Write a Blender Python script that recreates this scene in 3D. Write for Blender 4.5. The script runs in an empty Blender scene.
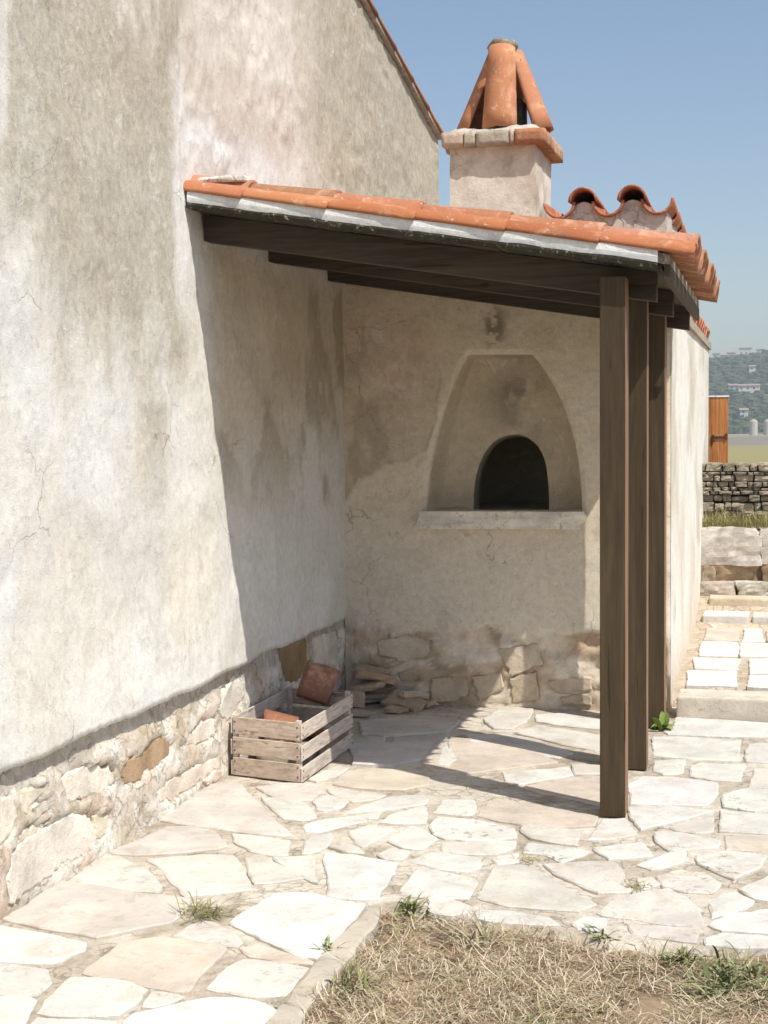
import bpy, bmesh, math, random
import numpy as np
from math import sin, cos, pi, radians, sqrt, atan2, floor
from mathutils import Matrix, Vector
random.seed(7); RNG = np.random.default_rng(7)
SC = bpy.context.scene
COL = SC.collection

# ------------------------------------------------------------------ camera
F = 1500.0; H = 1.6; YAW = radians(14.6); PITCH = radians(-3.24); ROLL = radians(-0.5)
def Rx(a): return np.array([[1, 0, 0], [0, cos(a), -sin(a)], [0, sin(a), cos(a)]])
def Rz(a): return np.array([[cos(a), -sin(a), 0], [sin(a), cos(a), 0], [0, 0, 1]])
RC = Rz(YAW) @ Rx(pi/2 + PITCH) @ Rz(ROLL)
CP = np.array([0, 0, H])
cd = bpy.data.cameras.new('camera'); cam = bpy.data.objects.new('camera', cd); COL.objects.link(cam)
cd.sensor_fit = 'VERTICAL'; cd.sensor_height = 24; cd.lens = 24*F/1024
cd.clip_start = 0.05; cd.clip_end = 20000
M = Matrix.Identity(4)
for i in range(3):
    for j in range(3): M[i][j] = RC[i, j]
M.translation = Vector(CP); cam.matrix_world = M
SC.camera = cam
def hit(x, y, ax=2, v=0.0):
    d = RC @ np.array([(x-384)/F, (512-y)/F, -1.0]); t = (v-CP[ax])/d[ax]
    return CP + t*d

# ------------------------------------------------------------------ light
SUN_EL = radians(56.6); TRAVEL = (-0.852, 0.524)
sundir = Vector((TRAVEL[0]*cos(SUN_EL), TRAVEL[1]*cos(SUN_EL), -sin(SUN_EL)))
sl = bpy.data.lights.new('sun', 'SUN'); sun = bpy.data.objects.new('sun', sl); COL.objects.link(sun)
sl.energy = 4.4; sl.angle = radians(0.5); sl.color = (1.0, 0.965, 0.875)
sun.rotation_euler = sundir.to_track_quat('-Z', 'Y').to_euler()
w = bpy.data.worlds.new('World'); SC.world = w; w.use_nodes = True
nt = w.node_tree; bg = nt.nodes['Background']
sky = nt.nodes.new('ShaderNodeTexSky'); sky.sky_type = 'NISHITA'; sky.sun_disc = False
sky.sun_elevation = SUN_EL; sky.sun_rotation = atan2(-TRAVEL[0], -TRAVEL[1])
sky.air_density = 1.0; sky.dust_density = 1.4; sky.ozone_density = 1.0
nt.links.new(sky.outputs[0], bg.inputs[0]); bg.inputs[1].default_value = 0.116
SC.view_settings.view_transform = 'Standard'; SC.view_settings.look = 'None'
SC.view_settings.exposure = 0.23; SC.view_settings.gamma = 1.0
SC.cycles.max_bounces = 8; SC.cycles.volume_bounces = 0

# ------------------------------------------------------------------ noise
def _h(ix, iy, iz, s):
    n = (ix*374761393 + iy*668265263 + iz*1274126177 + s*951274213) & 0xffffffff
    n = ((n ^ (n >> 13))*1274126177) & 0xffffffff
    return ((n ^ (n >> 16)) & 0xffff)/65535.0
def vnoise(x, y, z=0.0, s=0):
    x, y, z = np.broadcast_arrays(np.asarray(x, float), np.asarray(y, float), np.asarray(z, float))
    ix, iy, iz = [np.floor(a).astype(np.int64) for a in (x, y, z)]
    fx, fy, fz = x-ix, y-iy, z-iz
    fx, fy, fz = [a*a*(3-2*a) for a in (fx, fy, fz)]
    r = 0
    for dx in (0, 1):
        for dy in (0, 1):
            for dz in (0, 1):
                wgt = (fx if dx else 1-fx)*(fy if dy else 1-fy)*(fz if dz else 1-fz)
                r = r + wgt*_h(ix+dx, iy+dy, iz+dz, s)
    return r
def fbm(x, y, z=0.0, s=0, o=4):
    r = 0; a = 0.5; t = 0; f = 1.0
    for k in range(o):
        r = r + a*vnoise(np.asarray(x)*f, np.asarray(y)*f, np.asarray(z)*f, s+k*17); t += a; a *= 0.5; f *= 2.03
    return r/t
def sst(a, b, x):
    t = np.clip((np.asarray(x, float)-a)/(b-a), 0, 1); return t*t*(3-2*t)
def lerp(a, b, t):
    t = np.asarray(t)[..., None]; return np.asarray(a)*(1-t) + np.asarray(b)*t
def inside(px, py, poly):
    r = np.zeros(px.shape, bool); n = len(poly)
    for i in range(n):
        x1, y1 = poly[i]; x2, y2 = poly[(i+1) % n]
        if y1 == y2: continue
        c = ((y1 > py) != (y2 > py)) & (px < (x2-x1)*(py-y1)/(y2-y1)+x1); r ^= c
    return r
def pdist(px, py, poly, closed=True):
    d = np.full(px.shape, 1e9); n = len(poly)
    for i in range(n if closed else n-1):
        ax, ay = poly[i]; bx, by = poly[(i+1) % n]
        L = (bx-ax)**2+(by-ay)**2+1e-12
        t = np.clip(((px-ax)*(bx-ax)+(py-ay)*(by-ay))/L, 0, 1)
        d = np.minimum(d, np.hypot(px-ax-t*(bx-ax), py-ay-t*(by-ay)))
    return d
def sdf(px, py, poly):
    d = pdist(px, py, poly); return np.where(inside(px, py, poly), d, -d)   # positive inside

# ------------------------------------------------------------------ materials
class NT:
    def __init__(s, name):
        s.m = bpy.data.materials.new(name); s.m.use_nodes = True; s.t = s.m.node_tree; s.n = s.t.nodes
        s.b = s.n['Principled BSDF']; s.b.inputs['Specular IOR Level'].default_value = 0.25
    def new(s, t, **k):
        o = s.n.new(t)
        for a, b in k.items(): setattr(o, a, b)
        return o
    def put(s, sock, v):
        if isinstance(v, bpy.types.NodeSocket): s.t.links.new(v, sock)
        elif isinstance(v, (tuple, list)) and len(v) == 3 and sock.type == 'RGBA': sock.default_value = (*v, 1)
        else: sock.default_value = v
    def coord(s, kind='Object', scale=(1, 1, 1)):
        c = s.new('ShaderNodeTexCoord'); mp = s.new('ShaderNodeMapping'); s.t.links.new(c.outputs[kind], mp.inputs[0])
        mp.inputs['Scale'].default_value = scale; return mp.outputs[0]
    def noise(s, vec, scale, detail=4, rough=.55, dist=0):
        n = s.new('ShaderNodeTexNoise'); s.put(n.inputs['Vector'], vec); n.inputs['Scale'].default_value = scale
        n.inputs['Detail'].default_value = detail; n.inputs['Roughness'].default_value = rough
        n.inputs['Distortion'].default_value = dist; return n.outputs['Fac']
    def vor(s, vec, scale, feat='F1'):
        n = s.new('ShaderNodeTexVoronoi', feature=feat); s.put(n.inputs['Vector'], vec); n.inputs['Scale'].default_value = scale
        return n.outputs['Distance']
    def ramp(s, f, a, b, lo=0.0, hi=1.0):
        n = s.new('ShaderNodeMapRange'); n.interpolation_type = 'SMOOTHSTEP'; s.put(n.inputs['Value'], f)
        n.inputs['From Min'].default_value = a; n.inputs['From Max'].default_value = b
        n.inputs['To Min'].default_value = lo; n.inputs['To Max'].default_value = hi; return n.outputs[0]
    def mix(s, f, a, b, mode='MIX'):
        n = s.new('ShaderNodeMix', data_type='RGBA', blend_type=mode)
        s.put(n.inputs[0], f); s.put(n.inputs[6], a); s.put(n.inputs[7], b); return n.outputs[2]
    def math(s, op, a, b=0.0):
        n = s.new('ShaderNodeMath', operation=op); s.put(n.inputs[0], a); s.put(n.inputs[1], b); return n.outputs[0]
    def attr(s, name):
        n = s.new('ShaderNodeAttribute'); n.attribute_name = name; return n
    def objinfo(s): return s.new('ShaderNodeObjectInfo')
    def bump(s, h, strength=.3, dist=.01, prev=None):
        n = s.new('ShaderNodeBump'); s.put(n.inputs['Height'], h); n.inputs['Strength'].default_value = strength
        n.inputs['Distance'].default_value = dist
        if prev is not None: s.t.links.new(prev, n.inputs['Normal'])
        s.t.links.new(n.outputs[0], s.b.inputs['Normal']); return n.outputs[0]
    def done(s, col, rough=.9):
        s.put(s.b.inputs['Base Color'], col); s.put(s.b.inputs['Roughness'], rough); return s.m

def m_plaster(name, bumpk=1.0, fine=.10, flake=.5, crust=0.0):
    """painted colour (Col) with grain, flakes with sharp edges, cracks, pits; Col alpha = amount of grey weathering"""
    N = NT(name); v = N.coord(); at = N.attr('Col'); c = at.outputs['Color']; gr = at.outputs['Alpha']
    n1 = N.noise(v, 3.5, 9, .68); n2 = N.noise(v, 26, 9, .75, .3); n3 = N.noise(v, 170, 5, .75); n4 = N.noise(N.coord(scale=(1, 1, .6)), 6, 10, .70, .4)
    # weathering skin: grainy, streaky, sharp
    gm = N.math('ADD', N.math('MULTIPLY', n4, .42), N.math('MULTIPLY', gr, .62)); gmk = N.ramp(gm, .27, .78)
    gcol = N.mix(N.ramp(n2, .3, .7), (.365, .32, .24), (.49, .44, .345))
    c = N.mix(N.math('MULTIPLY', gmk, .78), c, gcol)
    k = N.math('ADD', N.ramp(n2, .32, .68, 1-fine, 1+fine*.8), N.ramp(n3, .3, .7, -fine*.7, fine*.7))
    c = N.mix(1.0, c, N.mix(N.math('MULTIPLY', k, .5), (0, 0, 0), (2, 2, 2)), 'MULTIPLY')
    # thin coats flaked off, sharp steps
    f1 = N.ramp(n1, .535, .545); f2 = N.ramp(N.noise(v, 8, 8, .7, .8), .60, .612); f3 = N.ramp(N.noise(v, 31, 7, .75, .5), .60, .625)
    c = N.mix(N.math('MULTIPLY', f1, flake), c, N.mix(1.0, c, (.90, .885, .86), 'MULTIPLY'))
    c = N.mix(N.math('MULTIPLY', f2, flake), c, N.mix(.6, c, (.82, .80, .76)))
    c = N.mix(N.math('MULTIPLY', f3, flake*.8), c, N.mix(1.0, c, (.80, .76, .70), 'MULTIPLY'))
    cv = N.new('ShaderNodeTexVoronoi', feature='DISTANCE_TO_EDGE'); cv.inputs['Scale'].default_value = 2.6
    wv = N.new('ShaderNodeMix', data_type='VECTOR'); wn = N.new('ShaderNodeTexNoise'); wn.inputs['Scale'].default_value = 7; wn.inputs['Detail'].default_value = 7; N.put(wn.inputs['Vector'], v)
    wv.inputs[0].default_value = .14; N.put(wv.inputs[4], v); N.put(wv.inputs[5], wn.outputs['Color']); N.put(cv.inputs['Vector'], wv.outputs[1])
    cr = N.math('MULTIPLY', N.ramp(cv.outputs['Distance'], 0, .007, 1, 0), N.ramp(N.noise(v, 1.7, 3), .56, .62))
    c = N.mix(N.math('MULTIPLY', cr, .65), c, (.22, .18, .13))
    ph = N.ramp(N.noise(v, 80, 3, .6), .70, .74); c = N.mix(N.math('MULTIPLY', ph, .6), c, N.mix(1.0, c, (.42, .37, .30), 'MULTIPLY'))
    b = None
    if crust:
        vv = N.new('ShaderNodeTexVoronoi', feature='DISTANCE_TO_EDGE'); vv.inputs['Scale'].default_value = 15
        w2_ = N.new('ShaderNodeMix', data_type='VECTOR'); w2_.inputs[0].default_value = .10; N.put(w2_.inputs[4], v); N.put(w2_.inputs[5], N.new('ShaderNodeTexNoise').outputs['Color']) 
        wn2 = N.new('ShaderNodeTexNoise'); wn2.inputs['Scale'].default_value = 11; wn2.inputs['Detail'].default_value = 6; N.put(wn2.inputs['Vector'], v); N.put(w2_.inputs[5], wn2.outputs['Color'])
        N.put(vv.inputs['Vector'], w2_.outputs[1]); e = N.ramp(vv.outputs['Distance'], 0, .06, 1, 0)
        e = N.math('MULTIPLY', e, N.ramp(N.noise(v, 6, 4), .46, .56)); c = N.mix(N.math('MULTIPLY', e, .45*crust), c, N.mix(1.0, c, (.50, .42, .33), 'MULTIPLY'))
        b = N.bump(N.math('MULTIPLY', e, -1.0), .6, .02)
    st = N.math('ADD', N.math('MULTIPLY', f1, -.35), N.math('ADD', N.math('MULTIPLY', f2, .35), N.math('MULTIPLY', f3, -.5)))
    b = N.bump(st, .5*bumpk, .006, b); b = N.bump(n2, .42*bumpk, .012, b); N.bump(n3, .6*bumpk, .004, b)
    return N.done(c, .93)
def m_stone(name, base=None, var=.12, pits=0.0, bs=1.0):
    """stone: object colour x mottling; dark pits where Col.alpha (object colour alpha) says so"""
    N = NT(name); v = N.coord('Object'); oi = N.objinfo()
    off = N.new('ShaderNodeVectorMath', operation='ADD'); N.put(off.inputs[0], v)
    cmb = N.new('ShaderNodeCombineXYZ'); r = N.math('MULTIPLY', oi.outputs['Random'], 37.0)
    for i in range(3): N.put(cmb.inputs[i], r)
    N.put(off.inputs[1], cmb.outputs[0]); v = off.outputs[0]
    c = oi.outputs['Color'] if base is None else N.mix(N.ramp(oi.outputs['Random'], 0, 1, 0, .5), base, (.5, .4, .3))
    n1 = N.noise(v, 5, 5, .6, .4); n2 = N.noise(v, 40, 6, .72); n3 = N.noise(v, 190, 4, .7)
    k = N.ramp(n1, .3, .7, 1-var, 1+var); c = N.mix(1.0, c, N.mix(N.math('MULTIPLY', k, .5), (0, 0, 0), (2, 2, 2)), 'MULTIPLY')
    c = N.mix(N.ramp(n2, .55, .75, 0, .35), c, N.mix(1.0, c, (.78, .70, .58), 'MULTIPLY'))
    c = N.mix(N.ramp(N.noise(v, 3, 4, .6), .56, .72, 0, .35), c, N.mix(1.0, c, (1.0, .88, .72), 'MULTIPLY'))
    at = N.new('ShaderNodeObjectInfo').outputs['Alpha']
    pm = N.ramp(N.noise(v, 26, 7, .8, .7), .54, .60)
    pm = N.math('MULTIPLY', pm, N.ramp(N.noise(v, 6, 2), .40, .60)); pm = N.math('MULTIPLY', pm, at)
    c = N.mix(N.math('MULTIPLY', pm, .85), c, (.20, .18, .155))
    s1 = N.ramp(N.noise(v, 7, 9, .72, .6), .56, .585); c = N.mix(N.math('MULTIPLY', s1, .5), c, N.mix(1.0, c, (.86, .80, .72), 'MULTIPLY'))
    s2 = N.ramp(N.noise(v, 20, 8, .75, .4), .62, .65); c = N.mix(N.math('MULTIPLY', s2, .55), c, N.mix(1.0, c, (.70, .62, .52), 'MULTIPLY'))
    s3 = N.ramp(N.noise(v, 110, 3, .6), .68, .73); c = N.mix(N.math('MULTIPLY', s3, .5), c, (.30, .26, .21))
    b = N.bump(s1, -.3 if False else .3, .004); b = N.bump(n1, .3*bs, .02, b); b = N.bump(n2, .55*bs, .010, b); b = N.bump(n3, .4*bs, .003, b)
    return N.done(c, .88)
def m_wood(name, base, dark, light, gscale=(1, 1, .06), k=1.0, rough=.7):
    N = NT(name); v = N.coord('Object', gscale)
    rnd = N.objinfo().outputs['Random']
    ad = N.new('ShaderNodeVectorMath', operation='ADD'); N.put(ad.inputs[0], v)
    cm = N.new('ShaderNodeCombineXYZ'); N.put(cm.inputs[0], N.math('MULTIPLY', rnd, 13.0)); N.put(cm.inputs[1], N.math('MULTIPLY', rnd, 7.0)); N.put(cm.inputs[2], rnd)
    N.put(ad.inputs[1], cm.outputs[0]); v = ad.outputs[0]
    g = N.noise(v, 70, 5, .65, .3); g2 = N.noise(v, 14, 4, .6, .5); g3 = N.noise(N.coord(), 3.0, 3, .5)
    c = N.mix(N.ramp(g, .35, .65), dark, base); c = N.mix(N.ramp(g2, .5, .75, 0, .7), c, light)
    c = N.mix(N.ramp(g3, .4, .7, 0, .35), c, N.mix(1.0, c, (.7, .72, .75), 'MULTIPLY'))
    c = N.mix(N.ramp(rnd, 0, 1, 0, .3), c, N.mix(1.0, c, (.75, .72, .7), 'MULTIPLY'))
    ck = N.ramp(N.noise(v, 34, 3, .5, .15), .655, .675); c = N.mix(N.math('MULTIPLY', ck, .7), c, N.mix(1.0, c, (.35, .33, .3), 'MULTIPLY'))
    kn = N.ramp(N.vor(N.coord(scale=(1, 1, .55) if gscale[2] < 1 else gscale if gscale[1] < .3 else (.55, 1, 1)), 4.3), .045, .075, 1, 0); c = N.mix(N.math('MULTIPLY', kn, .6), c, N.mix(1.0, c, (.4, .34, .28), 'MULTIPLY'))
    b = N.bump(ck, -.6 if False else .5, .003); b = N.bump(g, .35*k, .004, b); N.bump(g2, .2*k, .01, b); return N.done(c, rough)
def m_clay(name):
    N = NT(name); v = N.coord('Object'); oi = N.objinfo(); r = oi.outputs['Random']
    ad = N.new('ShaderNodeVectorMath', operation='ADD'); N.put(ad.inputs[0], v)
    cm = N.new('ShaderNodeCombineXYZ'); q = N.math('MULTIPLY', r, 21.0)
    for i in range(3): N.put(cm.inputs[i], q)
    N.put(ad.inputs[1], cm.outputs[0]); v = ad.outputs[0]
    c = N.mix(r, (.41, .185, .10), (.50, .265, .165)); 
    c = N.mix(1.0, c, oi.outputs['Color'], 'MULTIPLY')
    n1 = N.noise(v, 7, 5, .65, .5); n2 = N.noise(v, 55, 5, .7)
    c = N.mix(N.ramp(n1, .5, .72, 0, .7), c, (.68, .40, .27)); c = N.mix(N.ramp(N.noise(v, 11, 6, .7), .56, .68, 0, .7), c, (.26, .13, .08))
    c = N.mix(N.ramp(n2, .58, .68, 0, .6), c, (.36, .30, .24)); c = N.mix(N.ramp(N.noise(v, 23, 5, .75), .60, .68, 0, .6), c, (.66, .58, .48))
    b = N.bump(n1, .3, .006); N.bump(n2, .35, .003, b); return N.done(c, .85)
def m_col(name, rough=.9, bs=.3, sc=80, trans=0):
    N = NT(name); c = N.attr('Col').outputs['Color']; n = N.noise(N.coord(), sc, 4, .65)
    c = N.mix(N.ramp(n, .35, .7, 0, .35), c, N.mix(1.0, c, (.7, .68, .64), 'MULTIPLY')); N.bump(n, bs, .006)
    if trans: N.b.inputs['Transmission Weight'].default_value = 0; 
    return N.done(c, rough)

PLASTER = m_plaster('plaster'); PLASTER_ROUGH = m_plaster('rough_plaster', 1.7, .16, .7, 1.0)
PAVER = m_stone('limestone_paver', bs=.9); STONE = m_stone('field_stone', var=.2, bs=1.6)
MORTAR = m_plaster('mortar', 1.3, .16, .6, .5)
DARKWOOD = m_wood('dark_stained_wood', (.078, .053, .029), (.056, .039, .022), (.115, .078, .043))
SIDEWOOD = m_wood('paler_stained_wood', (.30, .175, .10), (.22, .13, .075), (.36, .22, .13))  # paler version of the dark stained wood, for the right-hand post faces
DARKWOOD_X = m_wood('dark_stained_beam_wood', (.075, .058, .038), (.045, .035, .024), (.10, .076, .050), (.06, 1, 1))
CRATEWOOD = m_wood('weathered_crate_wood', (.68, .60, .53), (.47, .39, .33), (.78, .73, .67), (1, .12, 1), 1.2, .85)
CRATEWOOD_X = m_wood('weathered_crate_end_wood', (.62, .51, .42), (.43, .33, .26), (.71, .61, .52), (.12, 1, 1), 1.2, .85)
SHUTTERWOOD = m_wood('orange_varnished_wood', (.62, .27, .09), (.42, .15, .045), (.70, .36, .14), (1, 1, .05), .6, .5)
CLAY = m_clay('terracotta'); BLADE = m_col('grass_blades', .8, 0.0); LAND = m_col('soil', .95, .8, 60)
METAL = NT('rusty_iron'); METAL.b.inputs['Metallic'].default_value = .6
METAL = METAL.done(METAL.mix(METAL.ramp(METAL.noise(METAL.coord(), 90), .4, .6), (.06, .045, .035), (.17, .09, .05)), .7)
SOOT = NT('sooty_mortar'); SOOT = SOOT.done(SOOT.mix(SOOT.ramp(SOOT.noise(SOOT.coord(), 14), .35, .7), (.035, .03, .024), (.10, .08, .06)), .95)
N_ = NT('mossy_cement'); v_ = N_.coord(); a_ = N_.noise(v_, 30, 7, .85, .6)
MOSS = N_.done(N_.mix(N_.ramp(a_, .54, .62), (.038, .034, .022), N_.mix(N_.ramp(N_.noise(v_, 60), .5, .65), (.20, .17, .10), (.52, .48, .38))), .95)
N_.bump(a_, .8, .012)

# ------------------------------------------------------------------ object helpers
def mesh(name, V, Fc, m, cols=None, smooth=False):
    me = bpy.data.meshes.new(name)
    V = np.asarray(V, float)
    me.from_pydata([tuple(p) for p in V], [], [tuple(int(i) for i in f) for f in Fc])
    if m is not None: me.materials.append(m)
    if cols is not None:
        ca = me.color_attributes.new('Col', 'FLOAT_COLOR', 'POINT')
        cols = np.asarray(cols, float); cc = np.zeros((len(V), 4)); cc[:, :cols.shape[-1]] = np.clip(cols, 0, 1); ca.data.foreach_set('color', cc.ravel())
    if smooth: me.polygons.foreach_set('use_smooth', [True]*len(me.polygons))
    me.update(); return me
def ob(name, me, parent=None, loc=None, color=None):
    o = bpy.data.objects.new(name, me); COL.objects.link(o)
    if parent is not None: o.parent = parent
    if loc is not None: o.location = loc
    if color is not None: o.color = color if len(color) == 4 else (*color, 0)
    return o
def tag(o, label=None, cat=None, group=None, kind=None):
    for k, v in (('label', label), ('category', cat), ('group', group), ('kind', kind)):
        if v: o[k] = v
    return o
def empty(name, loc, label, cat, group=None):
    o = bpy.data.objects.new(name, None); COL.objects.link(o); o.location = loc; o.empty_display_size = .1
    return tag(o, label, cat, group)
def root_struct(name, loc=(0, 0, 0)):
    o = bpy.data.objects.new(name, None); COL.objects.link(o); o.location = loc; o['kind'] = 'structure'; return o
def local(V, o): return np.asarray(V, float) - np.array(o.location)
def grid_faces(nu, nv, flip=False, closed_u=False):
    f = []
    for i in range(nu-1 + (1 if closed_u else 0)):
        for j in range(nv-1):
            a = i*nv+j; b = ((i+1) % nu)*nv+j
            f.append((a, a+1, b+1, b) if flip else (a, b, b+1, a+1))
    return f
def box(x0, x1, y0, y1, z0, z1, bev=.004, jit=0.0, seg=1):
    bm = bmesh.new(); bmesh.ops.create_cube(bm, size=1)
    for v in bm.verts:
        v.co = Vector(((x0+x1)/2+v.co.x*(x1-x0), (y0+y1)/2+v.co.y*(y1-y0), (z0+z1)/2+v.co.z*(z1-z0)))
        if jit: v.co += Vector([random.uniform(-jit, jit) for _ in range(3)])
    if bev: bmesh.ops.bevel(bm, geom=list(bm.edges), offset=bev, segments=seg, affect='EDGES', profile=.6)
    V = [v.co[:] for v in bm.verts]; bm.verts.index_update(); Fc = [[v.index for v in f.verts] for f in bm.faces]
    bm.free(); return np.array(V), Fc
def join(parts):
    V = []; Fc = []; n = 0
    for v, f in parts: V.append(np.asarray(v)); Fc += [[i+n for i in q] for q in f]; n += len(v)
    return np.vstack(V), Fc
def cross2(a, b): return a[0]*b[1]-a[1]*b[0]
def slab(poly, top, thick, edge=.006, rough=.004, seed=0, step=.045, dome=0.0, axes=None, wob=.8, smooth=.25):
    """Irregular flat stone with chamfered ragged edge. poly: 2D outline in (u,v); axes maps (u,v,n) to 3D."""
    P = [np.array(p, float) for p in poly]; K = len(P)
    if sum(cross2(P[i], P[(i+1) % K]) for i in range(K)) < 0: P = P[::-1]
    rr = random.Random(seed); R = []
    for i in range(K):
        p, q = P[i], P[(i+1) % K]; L = np.linalg.norm(q-p); k = max(1, int(round(L/step)))
        t = (q-p)/max(L, 1e-6); nrm = np.array([t[1], -t[0]]); bow = rr.uniform(-.02, .02)*L
        for j in range(k):
            sgl = j/k; R.append(p+(q-p)*sgl + nrm*(rr.uniform(-1, 1)*edge*wob*(1 if j else .3) + bow*sin(pi*sgl)))
    R = np.array(R); n = len(R)
    R = R*(1-smooth) + smooth*(np.roll(R, 1, 0)+2*R+np.roll(R, -1, 0))/4
    tn = np.roll(R, -1, 0)-np.roll(R, 1, 0); tn /= np.maximum(np.linalg.norm(tn, axis=1, keepdims=True), 1e-9)
    inn = np.c_[-tn[:, 1], tn[:, 0]]                       # inward normal
    jit = np.array([rr.uniform(.4, 2.2) for _ in range(n)])[:, None]; cen = R.mean(0)
    tx, ty = rr.uniform(-1, 1)*rough, rr.uniform(-1, 1)*rough; half = max(np.abs(R-cen).max(), .01)
    def up(Q, h): return np.c_[Q, h + ((Q-cen)@np.array([tx, ty]))/half]
    V = np.vstack([np.c_[R, np.full(n, top-thick)], up(R, top-edge*.9), up(R+inn*edge*jit, top), [[cen[0], cen[1], top]]][:3]); Fc = []
    for r in range(2):
        for i in range(n): j = (i+1) % n; Fc.append((r*n+i, r*n+j, (r+1)*n+j, (r+1)*n+i))
    Fc.append(tuple(range(2*n, 3*n)))
    if axes is not None: V = V@np.array(axes, float)
    return V, Fc
def smoothpoly(P, k=5):
    """Catmull-Rom through an open outline"""
    P = [np.array(p, float) for p in P]; out = []
    for i in range(len(P)-1):
        p0 = P[max(i-1, 0)]; p1 = P[i]; p2 = P[i+1]; p3 = P[min(i+2, len(P)-1)]
        for j in range(k):
            t = j/k; out.append(tuple(.5*(2*p1+(p2-p0)*t+(2*p0-5*p1+4*p2-p3)*t*t+(3*p1-p0-3*p2+p3)*t**3)))
    out.append(tuple(P[-1])); return out
def rock(nx=5, ny=3, nz=4, seed=0, amp=.10, rnd=.22):
    """rounded rough unit block (-.5..+.5), to be scaled by the object"""
    V = []; Fc = []; idx = {}
    def vid(p):
        k = tuple(np.round(p, 4))
        if k not in idx: idx[k] = len(V); V.append(np.array(p, float))
        return idx[k]
    for ax, (na, nb) in ((0, (ny, nz)), (1, (nx, nz)), (2, (nx, ny))):
        o = [i for i in range(3) if i != ax]
        for s in (-.5, .5):
            for i in range(na):
                for j in range(nb):
                    q = []
                    for (a, b) in ((i, j), (i+1, j), (i+1, j+1), (i, j+1)):
                        p = [0, 0, 0]; p[ax] = s; p[o[0]] = a/na-.5; p[o[1]] = b/nb-.5; q.append(vid(p))
                    if (s > 0) ^ (ax == 1): Fc.append(q)
                    else: Fc.append(q[::-1])
    V = np.array(V); 
    n = V/np.maximum(np.linalg.norm(V, axis=1, keepdims=True), 1e-6)
    V = V*(1-rnd) + n*.56*rnd
    dsp = fbm(V[:, 0]*2.3+seed*7.7, V[:, 1]*2.3, V[:, 2]*2.3, seed, 4)-.5
    V = V + n*dsp[:, None]*amp*2.2
    return V, Fc
ROCKS = [mesh('rock', *rock(seed=i, amp=.10+.02*(i % 3), rnd=.12+.03*(i % 4)), STONE) for i in range(10)]
BIGROCKS = [mesh('rock', *rock(14, 7, 8, seed=20+i, amp=.19, rnd=.28), STONE) for i in range(5)]
def put_rock(name, parent, c, dims, color, rot=0, tilt=0, k=None):
    o = ob(name, BIGROCKS[random.randrange(5)] if k == 'big' else ROCKS[random.randrange(10) if k is None else k], parent, None, color)
    o.location = Vector(c) - (parent.location if parent else Vector((0, 0, 0)))
    o.scale = dims; o.rotation_euler = (tilt, random.uniform(-.04, .04), rot); return o
def jc(c, v=.08):
    k = 1+random.uniform(-v, v); return tuple(min(1, a*k*(1+random.uniform(-v, v)*.25)) for a in c)

# polygons measured on the ground / walls : (origin x, origin y, zoom) then outline
ZA, ZB, ZC, ZD, ZE, ZG, ZP, ZQ = (0, 780, 2.954), (200, 740, 2.954), (400, 740, 3.49), (560, 700, 3.692), (340, 560, 2.743), (640, 540, 5.12), (0, 620, 2.954), (200, 620, 3.2)
def px(Z, P): return [(Z[0]+a/Z[2], Z[1]+b/Z[2]) for a, b in P]

# ================================================================== GROUND
XW = -2.43; YB = 8.40; XR = -0.55         # main wall plane, oven front wall, oven side wall
# lawn edge: kerb right edge and patio front edge in plan
K1 = hit(378, 908)[:2]; K0 = hit(297, 1024)[:2]; KD = (K1-K0)/np.linalg.norm(K1-K0)
front = [hit(*p)[:2] for p in ((378, 906), (440, 914), (480, 924), (560, 934), (620, 947), (700, 953), (768, 950))]
def ground_mesh():
    g = lambda lo, hi, n: list(np.linspace(lo, hi, n, endpoint=False))
    xs = [-4000, -1500, -600, -200, -80, -30, -12, -5] + g(-3, 4, 60) + [4, 6, 10, 16, 25, 50, 90, 200, 500, 1200, 2500, 4000]
    ys = [-400, -60, -15, -4] + g(0, 14, 90) + [14, 15, 16, 18, 20, 23, 27, 35, 60, 110, 180, 250, 330, 345, 420, 520, 700, 1000, 2000, 4500]
    X, Y = np.meshgrid(xs, ys, indexing='ij'); 
    Z = np.where(Y < 14.5, -.055, -.055-3.0*sst(14.5, 27, Y)) + (fbm(X*1.7, Y*1.7)-.5)*.02
    r = Y + (fbm(X*.01, Y*.004, 0, 3)-.5)*60
    c = lerp((.20, .15, .095), (.27, .235, .10), sst(14, 40, Y)); c = lerp(c, (.30, .26, .105), sst(100, 240, r)); c = lerp(c, (.22, .195, .155), sst(330, 352, r)); c = lerp(c, (.36, .30, .20), sst(560, 640, r))
    c = c*(.85+.3*fbm(X*.03, Y*.01, 0, 9))[..., None]
    return mesh('ground', np.c_[X.ravel(), Y.ravel(), Z.ravel()], grid_faces(len(xs), len(ys)), LAND, c.reshape(-1, 3), True)
tag(ob('ground', ground_mesh()), kind='structure')

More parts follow.
